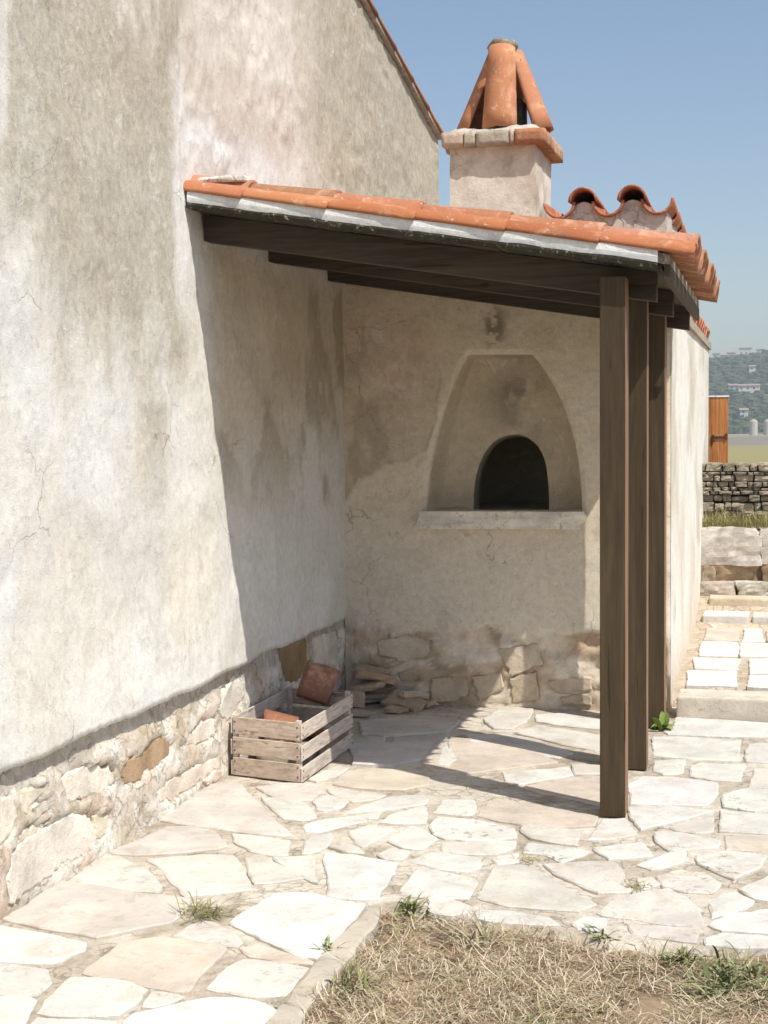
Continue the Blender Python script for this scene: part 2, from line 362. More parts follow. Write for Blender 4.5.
# patio: mortar bed + paving stones
patio = root_struct('patio')
def bed():
    xs = np.arange(-2.6, 3.6, .03); ys = np.arange(-2, 8.6, .03)
    X, Y = np.meshgrid(xs, ys, indexing='ij')
    Z = -.005 + (fbm(X*6, Y*6, 0, 5)-.5)*.010 + (fbm(X*25, Y*25, 0, 6, 3)-.5)*.007
    # lawn area: sink below the soil
    kx = K0[0]+(Y-K0[1])*KD[0]/KD[1]
    fx = np.array([p[0] for p in front]); fy = np.array([p[1] for p in front])
    fedge = np.interp(X, fx, fy)
    lawn = (X > kx-.12) & (Y < fedge+.02); Z = np.where(lawn, -.09, Z)
    c = lerp((.47, .405, .325), (.62, .56, .48), sst(.35, .65, fbm(X*3, Y*3, 0, 8, 6)))
    c = lerp(c, (.36, .30, .225), sst(.60, .74, fbm(X*9, Y*9, 0, 12))*.8)
    return mesh('mortar_bed', np.c_[X.ravel(), Y.ravel(), Z.ravel()], grid_faces(len(xs), len(ys)), MORTAR, c.reshape(-1, 3), True)
ob('mortar_bed', bed(), patio)
W1 = (.60, .575, .535); W2 = (.575, .535, .485); W3 = (.62, .595, .56); TN = (.55, .485, .41)
PV = [
(ZA,W2,0,[(470,118),(540,70),(620,15),(700,5),(735,40),(800,110),(872,165),(760,158),(600,138)]),
(ZA,W2,0,[(325,215),(400,180),(490,138),(560,138),(625,148),(672,195),(640,205),(500,218),(400,222)]),
(ZA,W1,0,[(200,300),(250,265),(310,222),(370,232),(430,262),(478,310),(465,332),(380,325),(300,312)]),
(ZA,W2,0,[(430,235),(500,228),(600,220),(690,222),(715,260),(745,325),(650,335),(545,345),(500,295),(480,262)]),
(ZA,W2,0,[(10,415),(60,385),(120,340),(185,302),(260,312),(380,332),(470,342),(560,352),(548,385),(500,425),(380,448),(285,468),(150,445)]),
(ZA,W2,0,[(510,465),(560,430),(600,415),(640,420),(690,450),(715,478),(700,492),(600,482)]),
(ZA,TN,0,[(245,572),(300,530),(370,480),(480,468),(600,488),(670,500),(640,530),(590,575),(555,625),(520,625),(380,600)]),
(ZA,W1,0,[(0,430),(90,445),(180,465),(255,482),(250,505),(150,540),(60,540),(-60,528),(-120,430)]),
(ZA,W1,.2,[(-80,536),(60,548),(140,560),(150,600),(110,640),(-60,632)]),
(ZA,W1,0,[(-70,643),(90,642),(108,655),(85,690),(70,735),(-80,735)]),
(ZA,W1,0,[(110,690),(150,640),(210,585),(300,588),(380,600),(435,625),(400,665),(350,700),(240,702),(150,698)]),
(ZA,W2,0,[(420,672),(445,628),(520,635),(545,640),(510,655),(455,672)]),
(ZA,W1,0,[(75,740),(110,706),(200,712),(340,718),(330,790),(60,800)]),
(ZA,W3,0,[(365,725),(400,690),(500,672),(620,645),(690,648),(780,662),(835,700),(800,800),(560,830),(360,800)]),
(ZB,W2,0,[(20,735),(60,690),(125,648),(200,655),(322,670),(252,752),(150,757)]),
(ZB,W2,0,[(165,140),(240,128),(340,130),(360,150),(330,178),(270,180),(210,165)]),
(ZB,W1,0,[(180,170),(250,172),(310,185),(345,228),(300,238),(245,232),(210,200)]),
(ZB,W1,.3,[(335,180),(380,163),(440,178),(425,195),(370,210),(345,205)]),
(ZB,W2,0,[(320,118),(360,95),(410,78),(440,85),(400,110),(345,124)]),
(ZB,TN,0,[(392,132),(440,92),(520,85),(600,88),(680,108),(672,133),(600,148),(520,146),(440,140)]),
(ZB,W2,0,[(375,147),(450,150),(550,162),(520,174),(450,182),(400,167)]),
(ZB,W1,.3,[(420,215),(480,195),(560,168),(640,162),(675,175),(665,190),(560,205),(470,214)]),
(ZB,W1,0,[(530,245),(570,222),(665,197),(668,248),(600,250)]),
(ZB,W1,0,[(310,250),(370,235),(470,222),(500,238),(430,252),(350,272),(312,270)]),
(ZB,W2,0,[(462,222),(540,212),(525,228),(500,232)]),
(ZB,W1,0,[(440,272),(500,252),(575,265),(530,290),(480,318),(458,300)]),
(ZB,W1,0,[(300,335),(318,285),(390,275),(395,290),(370,318),(330,335)]),
(ZB,W1,0,[(555,300),(620,258),(650,262),(702,295),(655,325),(600,320)]),
(ZB,W1,0,[(95,275),(170,285),(262,298),(262,342),(215,345),(150,330),(100,300)]),
(ZB,W2,0,[(130,350),(200,355),(270,385),(305,410),(240,420),(160,425),(145,390)]),
(ZB,W1,0,[(215,350),(335,345),(345,425),(300,405),(250,378)]),
(ZB,W3,0,[(365,335),(450,340),(585,365),(560,410),(520,470),(440,468),(372,458),(378,400)]),
(ZB,W2,0,[(380,318),(420,305),(470,322),(486,337),(420,332)]),
(ZB,W1,0,[(525,340),(560,322),(620,328),(600,355),(545,355)]),
(ZC,W1,1,[(105,300),(130,272),(250,282),(400,310),(405,345),(300,352),(160,345),(120,330)]),
(ZC,W1,0,[(115,255),(145,212),(260,212),(262,240),(250,265),(180,262)]),
(ZC,W1,0,[(35,425),(110,392),(200,400),(280,410),(280,445),(230,458),(140,450)]),
(ZC,W1,0,[(145,360),(250,355),(405,358),(400,378),(330,402),(230,398),(150,388)]),
(ZC,W1,0,[(2,525),(60,448),(130,455),(270,492),(240,555),(120,548),(10,535)]),
(ZB,W3,0,[(90,545),(150,500),(215,460),(320,455),(490,488),(428,555),(343,648),(290,640),(180,590)]),
(ZB,TN,0,[(115,612),(180,605),(260,632),(335,652),(330,662),(240,655),(150,640)]),
(ZC,TN,0,[(270,265),(330,205),(440,220),(560,245),(690,270),(680,300),(600,305),(450,298),(350,285)]),
(ZC,W2,.3,[(420,300),(500,304),(630,318),(620,372),(560,365),(460,345),(425,325)]),
(ZC,W1,1,[(430,395),(445,362),(540,368),(660,385),(640,400),(560,428),(510,400)]),
(ZC,W1,0,[(320,412),(415,398),(415,425),(340,432)]),
(ZC,W2,0,[(270,550),(330,440),(430,442),(500,470),(685,575),(620,600),(500,590),(380,580)]),
(ZC,W2,0,[(100,545),(150,550),(240,580),(235,600),(180,612),(105,600)]),
(ZC,W1,.3,[(265,600),(290,590),(400,600),(520,620),(560,650),(450,645),(330,635),(270,620)]),
(ZC,W1,.5,[(600,640),(640,620),(720,625),(715,665),(620,660)]),
(ZC,W1,.2,[(355,115),(500,105),(590,95),(605,125),(500,140),(410,158),(370,145)]),
(ZC,TN,0,[(78,78),(120,30),(190,-8),(330,5),(440,35),(550,78),(400,98),(250,118),(120,108)]),
(ZC,TN,0,[(430,165),(520,145),(600,132),(690,127),(740,140),(740,230),(695,226),(600,205),(500,185)]),
(ZC,W2,0,[(600,90),(640,85),(745,92),(745,118),(610,122)]),
((0,0,1),W2,0,[(543,865),(585,862.5),(613,862),(622,872),(633,888),(628,893),(598,893.7),(576,884),(556,875)]),
(ZE,W2,0,[(395,438),(440,405),(530,410),(510,443),(470,464),(420,462)]),
(ZE,W1,0,[(535,425),(600,420),(740,440),(740,468),(600,453),(540,443)]),
(ZE,W2,0,[(480,475),(540,455),(740,485),(740,530),(640,512),(560,492)]),
(ZE,W2,0,[(50,443),(200,428),(330,440),(290,472),(150,482),(60,478)]),
(ZE,W1,0,[(20,492),(125,487),(115,540),(40,549)]),
(ZE,W2,0,[(145,490),(300,480),(268,510),(240,545),(135,547)]),
(ZE,W1,0,[(345,480),(450,478),(560,505),(640,528),(600,545),(470,520),(360,500)]),
(ZB,W1,0,[(450,72),(480,14),(600,8),(690,12),(650,60),(560,78)]),
(ZB,W1,0,[(705,60),(722,20),(735,10),(745,40),(760,60),(735,85),(700,80)]),
(ZD,W1,0,[(340,140),(500,140),(668,150),(658,222),(500,218),(345,205)]),
(ZD,W3,0,[(430,65),(600,75),(830,92),(830,142),(600,135),(400,128),(385,110),(420,100)]),
(ZD,W1,0,[(695,165),(830,160),(830,237),(685,225)]),
(ZD,W1,0,[(350,225),(465,220),(450,270),(380,275),(345,262)]),
(ZD,W1,0,[(485,245),(520,230),(685,240),(670,302),(560,295),(480,280)]),
(ZD,W2,0,[(715,255),(830,250),(830,332),(695,322)]),
(ZD,W3,0,[(255,310),(300,280),(420,285),(580,305),(582,345),(545,388),(400,385),(260,382)]),
(ZD,W1,.8,[(605,350),(680,328),(825,325),(800,390),(720,412),(605,395)]),
(ZD,W1,0,[(250,400),(400,392),(570,412),(500,430),(300,480),(262,440)]),
(ZD,W1,.3,[(592,405),(680,414),(830,427),(830,500),(587,485)]),
(ZD,W2,0,[(405,470),(480,447),(568,434),(568,486),(500,490),(430,480)]),
(ZD,W1,1,[(355,490),(450,494),(590,520),(580,545),(400,558),(358,525)]),
(ZD,TN,0,[(607,502),(820,504),(820,560),(612,550)]),
(ZD,W1,0,[(100,515),(155,445),(240,437),(285,495),(180,515)]),
(ZD,W1,0,[(120,548),(200,540),(300,525),(345,575),(270,582),(180,588)]),
(ZD,W1,0,[(285,610),(400,568),(465,558),(455,600),(340,628)]),
(ZD,W1,1,[(500,575),(620,557),(760,575),(740,620),(640,665),(580,640),(510,605)]),
(ZD,W2,.8,[(355,650),(440,625),(540,640),(592,675),(560,715),(460,708),(380,690)]),
(ZD,W1,.2,[(660,700),(830,632),(880,680),(850,750),(720,735)]),
(ZD,W1,.3,[(550,755),(600,720),(650,710),(715,742),(690,765),(560,805)]),
(ZD,W1,.4,[(550,835),(620,800),(850,765),(850,872),(600,855)]),
(ZD,W1,.3,[(535,880),(600,862),(830,880),(830,910),(660,915),(540,905)]),
(ZD,W2,.5,[(250,830),(400,838),(505,850),(500,900),(380,880),(270,865)]),
(ZD,W2,0,[(140,785),(200,735),(300,710),(400,695),(470,730),(515,770),(525,835),(400,830),(250,805),(160,795)]),
(ZD,W2,.5,[(285,660),(340,655),(370,680),(300,700)]),
]
def paver(W2d, top, parent, col, pit, seed):
    V, Fc = slab(W2d, top, .035, .005, .0022, seed, .04, wob=1.0)
    c = V.mean(0); c[2] = top
    return ob('paving_stone', mesh('paving_stone', V-c, Fc, PAVER, None, False), parent, tuple(c), (*jc(col, .05), pit))
covered = []
for i, (Z, c, pit, P) in enumerate(PV):
    wp = [hit(*p)[:2] for p in px(Z, P)]; cc_ = sum(wp)/len(wp); wp = [p+(p-cc_)/np.linalg.norm(p-cc_)*.006 for p in wp]; covered.append(wp)
    paver(wp, .004+random.uniform(-.002, .003), patio, c, max(pit, (.25, .1, .45)[i % 3]), i)
# paving that goes on outside the picture (right of it, and nearer than its lower edge)
def jitter_cells(x0, x1, y0, y1, sx, sy, ok, parent, z):
    nx, ny = int((x1-x0)/sx)+1, int((y1-y0)/sy)+1
    g = {(i, j): np.array([x0+i*sx+random.uniform(-.3, .3)*sx, y0+j*sy+random.uniform(-.3, .3)*sy]) for i in range(nx+1) for j in range(ny+1)}
    for i in range(nx):
        for j in range(ny):
            q = [g[i, j], g[i+1, j], g[i+1, j+1], g[i, j+1]]; cc = sum(q)/4
            if not ok(q): continue
            q = [p+(cc-p)/np.linalg.norm(cc-p)*.02 for p in q]
            paver(q, z, parent, random.choice([W1, W2, W3]), random.choice([0, 0, .4]), 900+i*31+j)
def proj(p):
    q = RC.T@(np.array(p, float)-CP); return (384+F*q[0]/-q[2], 512-F*q[1]/-q[2]) if q[2] < -.2 else (-1e4, 1e4)
def outside(q):
    cc = sum(q)/4; r = []
    if cc[0] < -2.3: return False
    for p in list(q)+[cc]:
        a, b = proj((p[0], p[1], 0)); r.append(a > 774 or a < -6 or b > 1036)
        kx = K0[0]+(p[1]-K0[1])*KD[0]/KD[1]
        if p[0] > kx-.1 and p[1] < np.interp(p[0], [f[0] for f in front], [f[1] for f in front])+.02: return False
        for w_ in covered:
            if inside(np.array([p[0]]), np.array([p[1]]), w_)[0]: return False
    return all(r)
jitter_cells(-2.4, 2.6, 1.0, 8.3, .36, .34, outside, patio, .004)

# kerb along the lawn
kl = [hit(*p)[:2] for p in px(ZB, [(500, 492), (428, 562), (343, 655), (333, 690), (252, 768)])]
kr = [hit(*p)[:2] for p in px(ZB, [(536, 486), (525, 540), (440, 650), (335, 768)])]
kd = KD; kp = [kl[0], kr[0], kr[1], kr[2], kr[3], kr[3]-kd*2.2, kl[-1]-kd*2.2, kl[-1], kl[1]]
V, Fc = slab(kp, .006, .09, .007, .001, 77, .06, wob=.8)
kc = V.mean(0); kc[2] = 0
tag(ob('kerb', mesh('kerb', V-kc, Fc, PAVER, None, False), None, tuple(kc), (.47, .42, .35, .3)), kind='structure')

# soil of the lawn and the dry grass on it
def in_lawn(x, y, m=0.0):
    kx = K0[0]+(y-K0[1])*KD[0]/KD[1]
    return (x > kx+m) & (y < np.interp(x, [f[0] for f in front], [f[1] for f in front])-m+.0) & (x < 3.4)
def soil():
    xs = np.arange(-1.6, 3.6, .03); ys = np.arange(-1.5, 6.0, .03); X, Y = np.meshgrid(xs, ys, indexing='ij')
    Z = -.03 + (fbm(X*5, Y*5, 0, 21)-.4)*.035 + (fbm(X*22, Y*22, 0, 22)-.5)*.03
    Z = np.where(in_lawn(X, Y, -.10), Z, -.085)
    c = lerp((.19, .135, .09), (.36, .27, .18), sst(.3, .7, fbm(X*7, Y*7, 0, 24)))
    return mesh('lawn_soil', np.c_[X.ravel(), Y.ravel(), Z.ravel()], grid_faces(len(xs), len(ys)), LAND, c.reshape(-1, 3), True)
tag(ob('lawn_soil', soil()), kind='structure')
def blades(n, sampler, ln, wd, lift, colf, curl=.6, seed=0, name='dry_grass'):
    r = np.random.default_rng(seed); P = sampler(r, n); n = len(P)
    L = r.uniform(*ln, n); W = r.uniform(*wd, n); A = r.uniform(0, 2*pi, n); E0 = r.uniform(*lift, n); E1 = E0 - r.uniform(0, curl*1.6, n)
    A2 = A + r.uniform(-.9, .9, n)
    d0 = np.c_[np.cos(A)*np.cos(E0), np.sin(A)*np.cos(E0), np.sin(E0)]; d1 = np.c_[np.cos(A2)*np.cos(E1), np.sin(A2)*np.cos(E1), np.sin(E1)]
    s = np.c_[-np.sin(A), np.cos(A), np.zeros(n)]*W[:, None]*.5; s2 = np.c_[-np.sin(A2), np.cos(A2), np.zeros(n)]*W[:, None]*.4
    p1 = P + d0*L[:, None]*.5; p2 = p1 + d1*L[:, None]*.5; p2[:, 2] = np.maximum(p2[:, 2], P[:, 2]+.001)
    V = np.stack([P-s, P+s, p1+s2, p1-s2, p2], 1).reshape(-1, 3); b = np.arange(n)*5
    Fc = np.concatenate([np.c_[b, b+1, b+2, b+3], ]).tolist() + np.c_[b+3, b+2, b+4].tolist()
    c = colf(r, P); c = np.repeat(c, 5, 0)
    return mesh(name, V, Fc, BLADE, c)
def lawn_pts(r, n):
    x = r.uniform(-1.5, 2.6, n*2); y = r.uniform(2.6, 5.6, n*2)
    k = in_lawn(x, y, -.035+.05*r.random(n*2)) & (fbm(x*6, y*6, 0, 31, 5)+.24*r.random(n*2) > .48); x, y = x[k][:n], y[k][:n]
    z = -.028 + (fbm(x*5, y*5, 0, 21)-.4)*.035 + r.uniform(0, .012, len(x)); return np.c_[x, y, z]
def straw(r, P):
    t = r.random(len(P)); c = lerp((.36, .27, .17), (.74, .64, .49), t); g = (r.random(len(P)) < .10 + .25*sst(.5, .7, fbm(P[:, 0]*2.5, P[:, 1]*2.5, 0, 41)))
    c = np.where(g[:, None], lerp((.12, .15, .05), (.28, .28, .11), r.random(len(P))), c)
    br = r.random(len(P)) < .2; return np.where(br[:, None], np.array((.24, .14, .085))*(.6+.7*r.random((len(P), 1))), c)
def clods():
    r = np.random.default_rng(31); base, bf = rock(2, 2, 2, 5, .2, .8); V = []; n = 900
    x = r.uniform(-1.4, 2.5, n*2); y = r.uniform(2.7, 5.6, n*2); k = in_lawn(x, y, .01); x, y = x[k][:n], y[k][:n]; col = []
    for i in range(len(x)):
        q = r.uniform(.003, .012)**1.0; V.append(base*q*np.array((1.2, 1, .7))*(1+.4*r.random(3)) + (x[i], y[i], -.026+(float(fbm(x[i]*5, y[i]*5, 0, 21))-.4)*.035)); col.append(np.tile(lerp((.26, .19, .13), (.52, .46, .38), r.random()), (len(base), 1)))
    m_ = len(base); Fc = [[j+q*m_ for j in f] for q in range(len(V)) for f in bf]
    return mesh('soil_crumbs', np.vstack(V), Fc, LAND, np.vstack(col))
tag(ob('soil_crumbs', clods()), 'small crumbs of earth and grit lying among the dry grass', 'grit', kind='stuff')
tag(ob('dry_grass', blades(66000, lawn_pts, (.02, .13), (.001, .0036), (-.05, .65), straw, .6, 3)), 'flattened dry straw coloured grass covering the lawn beside the stone paving', 'grass', kind='stuff')

# ------------------------------------------------------------------ weeds
def leaves(n, ln, wd, lift, c0, c1, seed, spread=.02, teeth=False):
    r = random.Random(seed); V = []; Fc = []; C = []
    for i in range(n):
        a = r.uniform(0, 2*pi); e = r.uniform(*lift); L = r.uniform(*ln); W = r.uniform(*wd); k = 5
        p = np.array([r.gauss(0, spread), r.gauss(0, spread), .0]); d = np.array([cos(a)*cos(e), sin(a)*cos(e), sin(e)]); s = np.array([-sin(a), cos(a), 0])
        col = np.array(c0)+(np.array(c1)-np.array(c0))*r.random(); b = len(V); cur = r.uniform(.08, .28); tw = r.uniform(-.5, .5)
        for j in range(k+1):
            t = j/k; w_ = W*.5*(sin(pi*min(1, .12+t*.88))**.7) * ((1.25 if j % 2 else .7) if teeth else 1)
            if j == k: w_ = .0004
            ss = s*cos(tw*t)+np.array([0, 0, 1])*sin(tw*t)
            V += [p-ss*w_+np.array([0, 0, w_*.4]), p.copy(), p+ss*w_+np.array([0, 0, w_*.4])]; C += [col, col*.85, col]
            p = p+d*L/k; d = d+np.array([0, 0, -cur]); d = d/np.linalg.norm(d); p[2] = max(p[2], .002)
        for j in range(k):
            q = b+j*3; Fc += [(q, q+1, q+4, q+3), (q+1, q+2, q+5, q+4)]
    return mesh('leaves', V, Fc, BLADE, np.array(C), True)
def weed(name, at, label, cat, *a, z=0.0, group=None):
    p = hit(*at, 2, z); me = leaves(*a); o = ob(name, me, None, tuple(p)); tag(o, label, cat, group); return o
G0, G1 = (.12, .155, .055), (.30, .33, .14); DG = (.42, .36, .18)
weed('weed', (409, 911), 'green jagged leafed weed at the corner where kerb meets the paving', 'weed', 40, (.03, .09), (.007, .013), (.2, 1.2), G0, G1, 1, .03, True, z=-.01)
weed('grass_tuft', (205, 914), 'spiky half dry grass tuft growing between the slabs left of the kerb', 'grass tuft', 90, (.05, .13), (.003, .005), (.1, .9), (.16, .18, .07), DG, 2, .035, z=0)
weed('weed', (330, 950), 'tiny weed sprouting in the crack between the big square slab and the kerb', 'weed', 12, (.03, .06), (.006, .010), (.3, 1.2), G0, G1, 3, .012, True)
weed('weed', (354, 990), 'upright green weed clump on the lawn edge right of the kerb', 'weed', 60, (.04, .10), (.004, .009), (.4, 1.4), (.14, .16, .06), (.34, .33, .16), 4, .03, True, z=-.02)
weed('leafy_weed', (662, 729), 'bright green broad leafed weed at the foot of the rearmost post', 'weed', 13, (.06, .11), (.035, .05), (.3, 1.4), (.16, .24, .05), (.30, .38, .12), 5, .02)
weed('grass_tuft', (635, 888), 'small yellowish tuft between paving stones right of the front post', 'grass tuft', 34, (.02, .05), (.003, .005), (.3, 1.2), (.25, .24, .08), DG, 6, .02)
weed('weed', (605, 938), 'green rosette weed at the lawn edge below the front post', 'weed', 30, (.03, .075), (.006, .011), (.1, 1.0), G0, G1, 7, .025, True, z=-.01)
weed('weed', (742, 985), 'large green leafy weed clump at the right end of the lawn', 'weed', 170, (.04, .13), (.005, .012), (.0, 1.1), (.11, .15, .055), (.34, .36, .18), 8, .07, z=-.02)
weed('grass_tuft', (680, 962), 'low green tuft on the lawn edge between the two largest lawn weeds', 'grass tuft', 90, (.04, .09), (.004, .008), (.1, 1.2), (.13, .16, .06), (.34, .33, .16), 9, .028, z=-.02)
weed('grass_tuft', (528, 860), 'small dry moss tuft beside a pitted stone in front of the posts', 'grass tuft', 40, (.015, .04), (.003, .004), (.1, 1.0), (.34, .30, .14), DG, 10, .022)
weed('dead_weed', (484, 945), 'grey green dried weed leaning on the front edge of the paving', 'weed', 26, (.06, .15), (.005, .010), (.4, 1.3), (.25, .24, .14), (.46, .42, .28), 11, .03, z=-.02)
weed('weed', (33, 0), '', '', 1, (.001, .002), (.001, .002), (0, .1), G0, G1, 1) if False else None
weed('weed', (278, 1004), 'small weed in the joint at the lower left end of the kerb', 'weed', 10, (.02, .05), (.003, .006), (.2, 1.0), (.22, .22, .10), DG, 12, .012)

# ================================================================== MAIN HOUSE (left)
house = empty('house', (XW, 2.0, 0), 'tall old house with weathered cream plaster gable wall on the left', 'house')
GT = lambda y: 3.70 + .04 + (11.10-y)*.200          # gable line
ZL = .485                                            # plaster starts here
def left_col(Y, Z):
    """plaster colour by place: y along the wall, z up; 4th value = grey weathering"""
    n = fbm(Y*1.1, Z*.7, 0, 51); st = fbm(Y*4.5, Z*.6, 0, 52, 5); bl = fbm(Y*2.3, Z*2.0, 0, 53, 6)
    c = lerp((.67, .645, .60), (.77, .76, .74), sst(.3, .65, bl))
    c = lerp(c, (.76, .69, .57), sst(.52, .66, fbm(Y*1.7, Z*1.4, 0, 54, 5))*.35)
    g = sst(1.45, 2.35, Z + (n-.5)*1.3 + (st-.5)*.8)*(1-sst(5.88, 6.12, Y+(bl-.5)*.20))*(.80+.4*(st-.5))
    c = lerp(c, (.66, .60, .51), g*.45)
    g = g*(1-.85*sst(.57, .66, fbm(Y*3.2, Z*1.1, 0, 59, 5)))
    for (y0, w_, zb_, k) in ((5.63, .20, .80, .55), (4.95, .12, 1.3, .4), (6.05, .08, 1.5, .3), (5.35, .07, 1.0, .35)):
        m = np.exp(-((Y-y0+(st-.5)*.3)/w_)**2)*sst(zb_, zb_+.7, Z+(bl-.5)*.8); g = np.maximum(g, m*k)
    far = sst(5.92, 6.10, Y+(bl-.5)*.1)*sst(2.3, 2.5, Z)
    c = lerp(c, lerp((.62, .56, .485), (.72, .675, .61), sst(.35, .65, bl)), far); g = g*(1-far) + far*(.10+.85*sst(7.2, 8.6, Y+(bl-.5)*.8)*sst(2.5, 3.2, Z))
    c = lerp(c, (.74, .74, .745), np.exp(-((Z-2.86)/.12)**2)*sst(5.85, 6.1, Y)*(1-sst(7.0, 7.9, Y))*.8)
    pat = np.exp(-((Y-6.0)/.11)**2)*sst(1.9, 2.3, Z)*(1-sst(2.95, 3.3, Z)); c = lerp(c, (.78, .775, .765), pat*.7); g = g*(1-pat)
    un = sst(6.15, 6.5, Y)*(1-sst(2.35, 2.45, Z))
    c = lerp(c, lerp((.56, .445, .31), (.70, .59, .445), bl), un*sst(1.0, 2.0, Z+(n-.5)*.8)*.85)  # brown stain under the shelter, tinted further for warm light bounced off the ground
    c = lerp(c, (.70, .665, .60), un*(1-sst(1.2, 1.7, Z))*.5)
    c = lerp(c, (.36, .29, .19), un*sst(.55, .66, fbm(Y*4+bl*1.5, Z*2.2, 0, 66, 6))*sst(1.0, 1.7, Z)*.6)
    c = lerp(c, (.30, .24, .16), np.exp(-((Y-8.0-(bl-.5)*.2)/.09)**2)*sst(1.0, 1.3, Z)*(1-sst(1.8, 2.1, Z))*sst(.4, .6, fbm(Y*9, Z*4, 0, 68))*.6)
    c = lerp(c, (.74, .66, .52), np.exp(-((Z-.95)/.40)**2)*sst(5.6, 5.9, Y)*(1-un)*(1-sst(6.3, 7, Y))*.5)
    return np.concatenate([c, np.clip(g, 0, 1)[..., None]], -1)
def left_wall():
    ys = np.concatenate([np.arange(-2, 3.9, .15), np.arange(3.9, 8.7, .022), np.arange(8.7, 11.11, .05)]); vs = np.linspace(0, 1, 190)
    Yg, T = np.meshgrid(ys, vs, indexing='ij'); top = GT(Yg); edge = ZL + (fbm(Yg*3, 0, 0, 70, 6)-.5)*.03 + .006*vnoise(Yg*45, 0, 0, 71)
    Zg = edge + (top-edge)*T**1.0
    D = (fbm(Yg*1.6, Zg*1.6, 0, 72)-.5)*.035 + (fbm(Yg*7, Zg*7, 0, 73)-.5)*.012
    far = sst(5.95, 6.05, Yg)*sst(2.4, 2.7, Zg)
    D -= far*.018; D += far*(fbm(Yg*16, Zg*12, 0, 74, 3)-.5)*.030*sst(.45, .6, fbm(Yg*2, Zg*2, 0, 75))
    sc = sst(.55, .60, fbm(Yg*4, Zg*4, 0, 76)); D += sc*.004
    over = .013*(1-sst(6.0, 8.4, Yg))+.006
    X = XW + D + over*(1-sst(.0, .6, Zg-edge))*1.0
    # broken thickness of the plaster edge
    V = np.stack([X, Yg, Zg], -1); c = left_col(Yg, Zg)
    # lips: one ring under the edge going back
    lip = V[:, :1].copy(); lip[:, :, 0] = XW-.03; V = np.concatenate([lip, V], 1); c = np.concatenate([c[:, :1], c], 1)
    V = V.reshape(-1, 3); n = len(ys); m = len(vs)+1
    return mesh('gable_wall', local(V, house), grid_faces(n, m), PLASTER, c.reshape(-1, 4), True)
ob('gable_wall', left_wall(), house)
def plinth(axis, u0, u1, z1, plane, seed, colf, du=.018, amp=.05):
    us = np.arange(u0, u1+du*.5, du); zs = np.linspace(-.06, z1, int((z1+.06)/.018)+1); U, Z = np.meshgrid(us, zs, indexing='ij')
    D = (fbm(U*4, Z*4, 0, seed)-.5)*amp + (fbm(U*17, Z*17, 0, seed+1)-.5)*amp*.55 + (fbm(U*50, Z*50, 0, seed+2, 2)-.5)*.008
    return us, zs, U, Z, D, colf(U, Z)
def pl_col(U, Z):
    a = fbm(U*3.2, Z*4, 0, 81, 5); b = fbm(U*9, Z*9, 0, 82, 5)
    c = lerp((.66, .575, .46), (.82, .76, .67), sst(.35, .55, a)); c = lerp(c, (.86, .82, .76), sst(.52, .58, b)*.7)
    c = lerp(c, (.70, .50, .38), sst(.60, .66, fbm(U*5, Z*6, 0, 83, 5))*.45); c = lerp(c, (.50, .40, .27), sst(.62, .67, fbm(U*8, Z*10, 0, 84, 5))*.6); return c
WS = [
(ZP,(.40,.28,.18),[(370,435),(385,410),(430,395),(460,350),(495,342),(520,365),(512,405),(480,430),(440,450),(430,480),(385,490),(365,465)], -.014),
(ZP,(.66,.55,.49),[(40,690),(90,640),(160,600),(230,570),(280,580),(300,640),(290,680),(200,720),(110,790),(40,840),(30,770)], .008),
(ZP,(.66,.55,.34),[(285,580),(330,570),(330,620),(310,655),(290,640)], .006),
(ZP,(.68,.56,.46),[(-60,540),(0,520),(45,520),(60,580),(40,640),(0,670),(-60,700)], .01),
(ZP,(.58,.49,.30),[(75,500),(140,490),(135,520),(100,550),(90,580),(70,560)], .006),
(ZP,(.62,.50,.40),[(100,555),(150,530),(160,565),(120,590)], .01),
(ZP,(.56,.47,.28),[(60,640),(90,610),(160,595),(110,640),(60,670)], .006),
(ZP,(.68,.58,.49),[(190,470),(250,430),(330,430),(350,480),(290,520),(210,540)], .006),
(ZP,(.66,.46,.35),[(470,510),(530,460),(600,425),(650,405),(650,440),(590,485),(520,530),(480,540)], .006),
(ZP,(.66,.42,.30),[(608,475),(640,445),(660,440),(655,475),(620,492)], .012),
(ZP,(.72,.62,.52),[(540,370),(600,300),(640,290),(645,340),(590,370)], .006),
(ZP,(.76,.71,.63),[(660,210),(700,165),(720,180),(720,240),(690,270),(660,250)], .004),
(ZQ,(.30,.21,.11),[(258,85),(300,68),(350,60),(355,160),(320,200),(275,200),(262,130)], .006),
(ZQ,(.42,.36,.30),[(365,60),(440,35),(450,120),(440,150),(365,140)], .002),
(ZQ,(.50,.44,.38),[(60,290),(100,215),(130,160),(145,200),(140,260),(100,330)], .004),
]
PR = {id(w_): 0 for w_ in WS}
def polys_world(lst, ax, plane):
    out = []
    for P_ in lst:
        q = [hit(*p, ax, plane) for p in P_]; out.append([(h_[1], h_[2]) if ax == 0 else (h_[0], h_[2]) for h_ in q])
    return out
def sink(U, Z, D, polys, lvl):
    for P_ in polys:
        sd = sdf(U, Z, P_); D = np.where(sd > -.002, np.minimum(D, lvl), D); D = np.where((sd <= -.002) & (sd > -.02), np.clip(D, lvl+.010, .012), D)
    return D
us, zs, U, Z, D, C_ = plinth(1, -2, YB+.03, ZL+.01, XW, 90, pl_col)
inset = -.008 - .012*sst(.36, .42, Z + (fbm(U*6, 0, 0, 95)-.5)*.06)*(1-sst(6.2, 8.0, U))
C_ = lerp(C_, (.50, .45, .39), sst(.39, .43, Z+(fbm(U*6, 0, 0, 95)-.5)*.06)*.9)  # shade of the overhanging plaster edge, painted as a grey band
D = D*(1-.8*sst(.39, .44, Z))
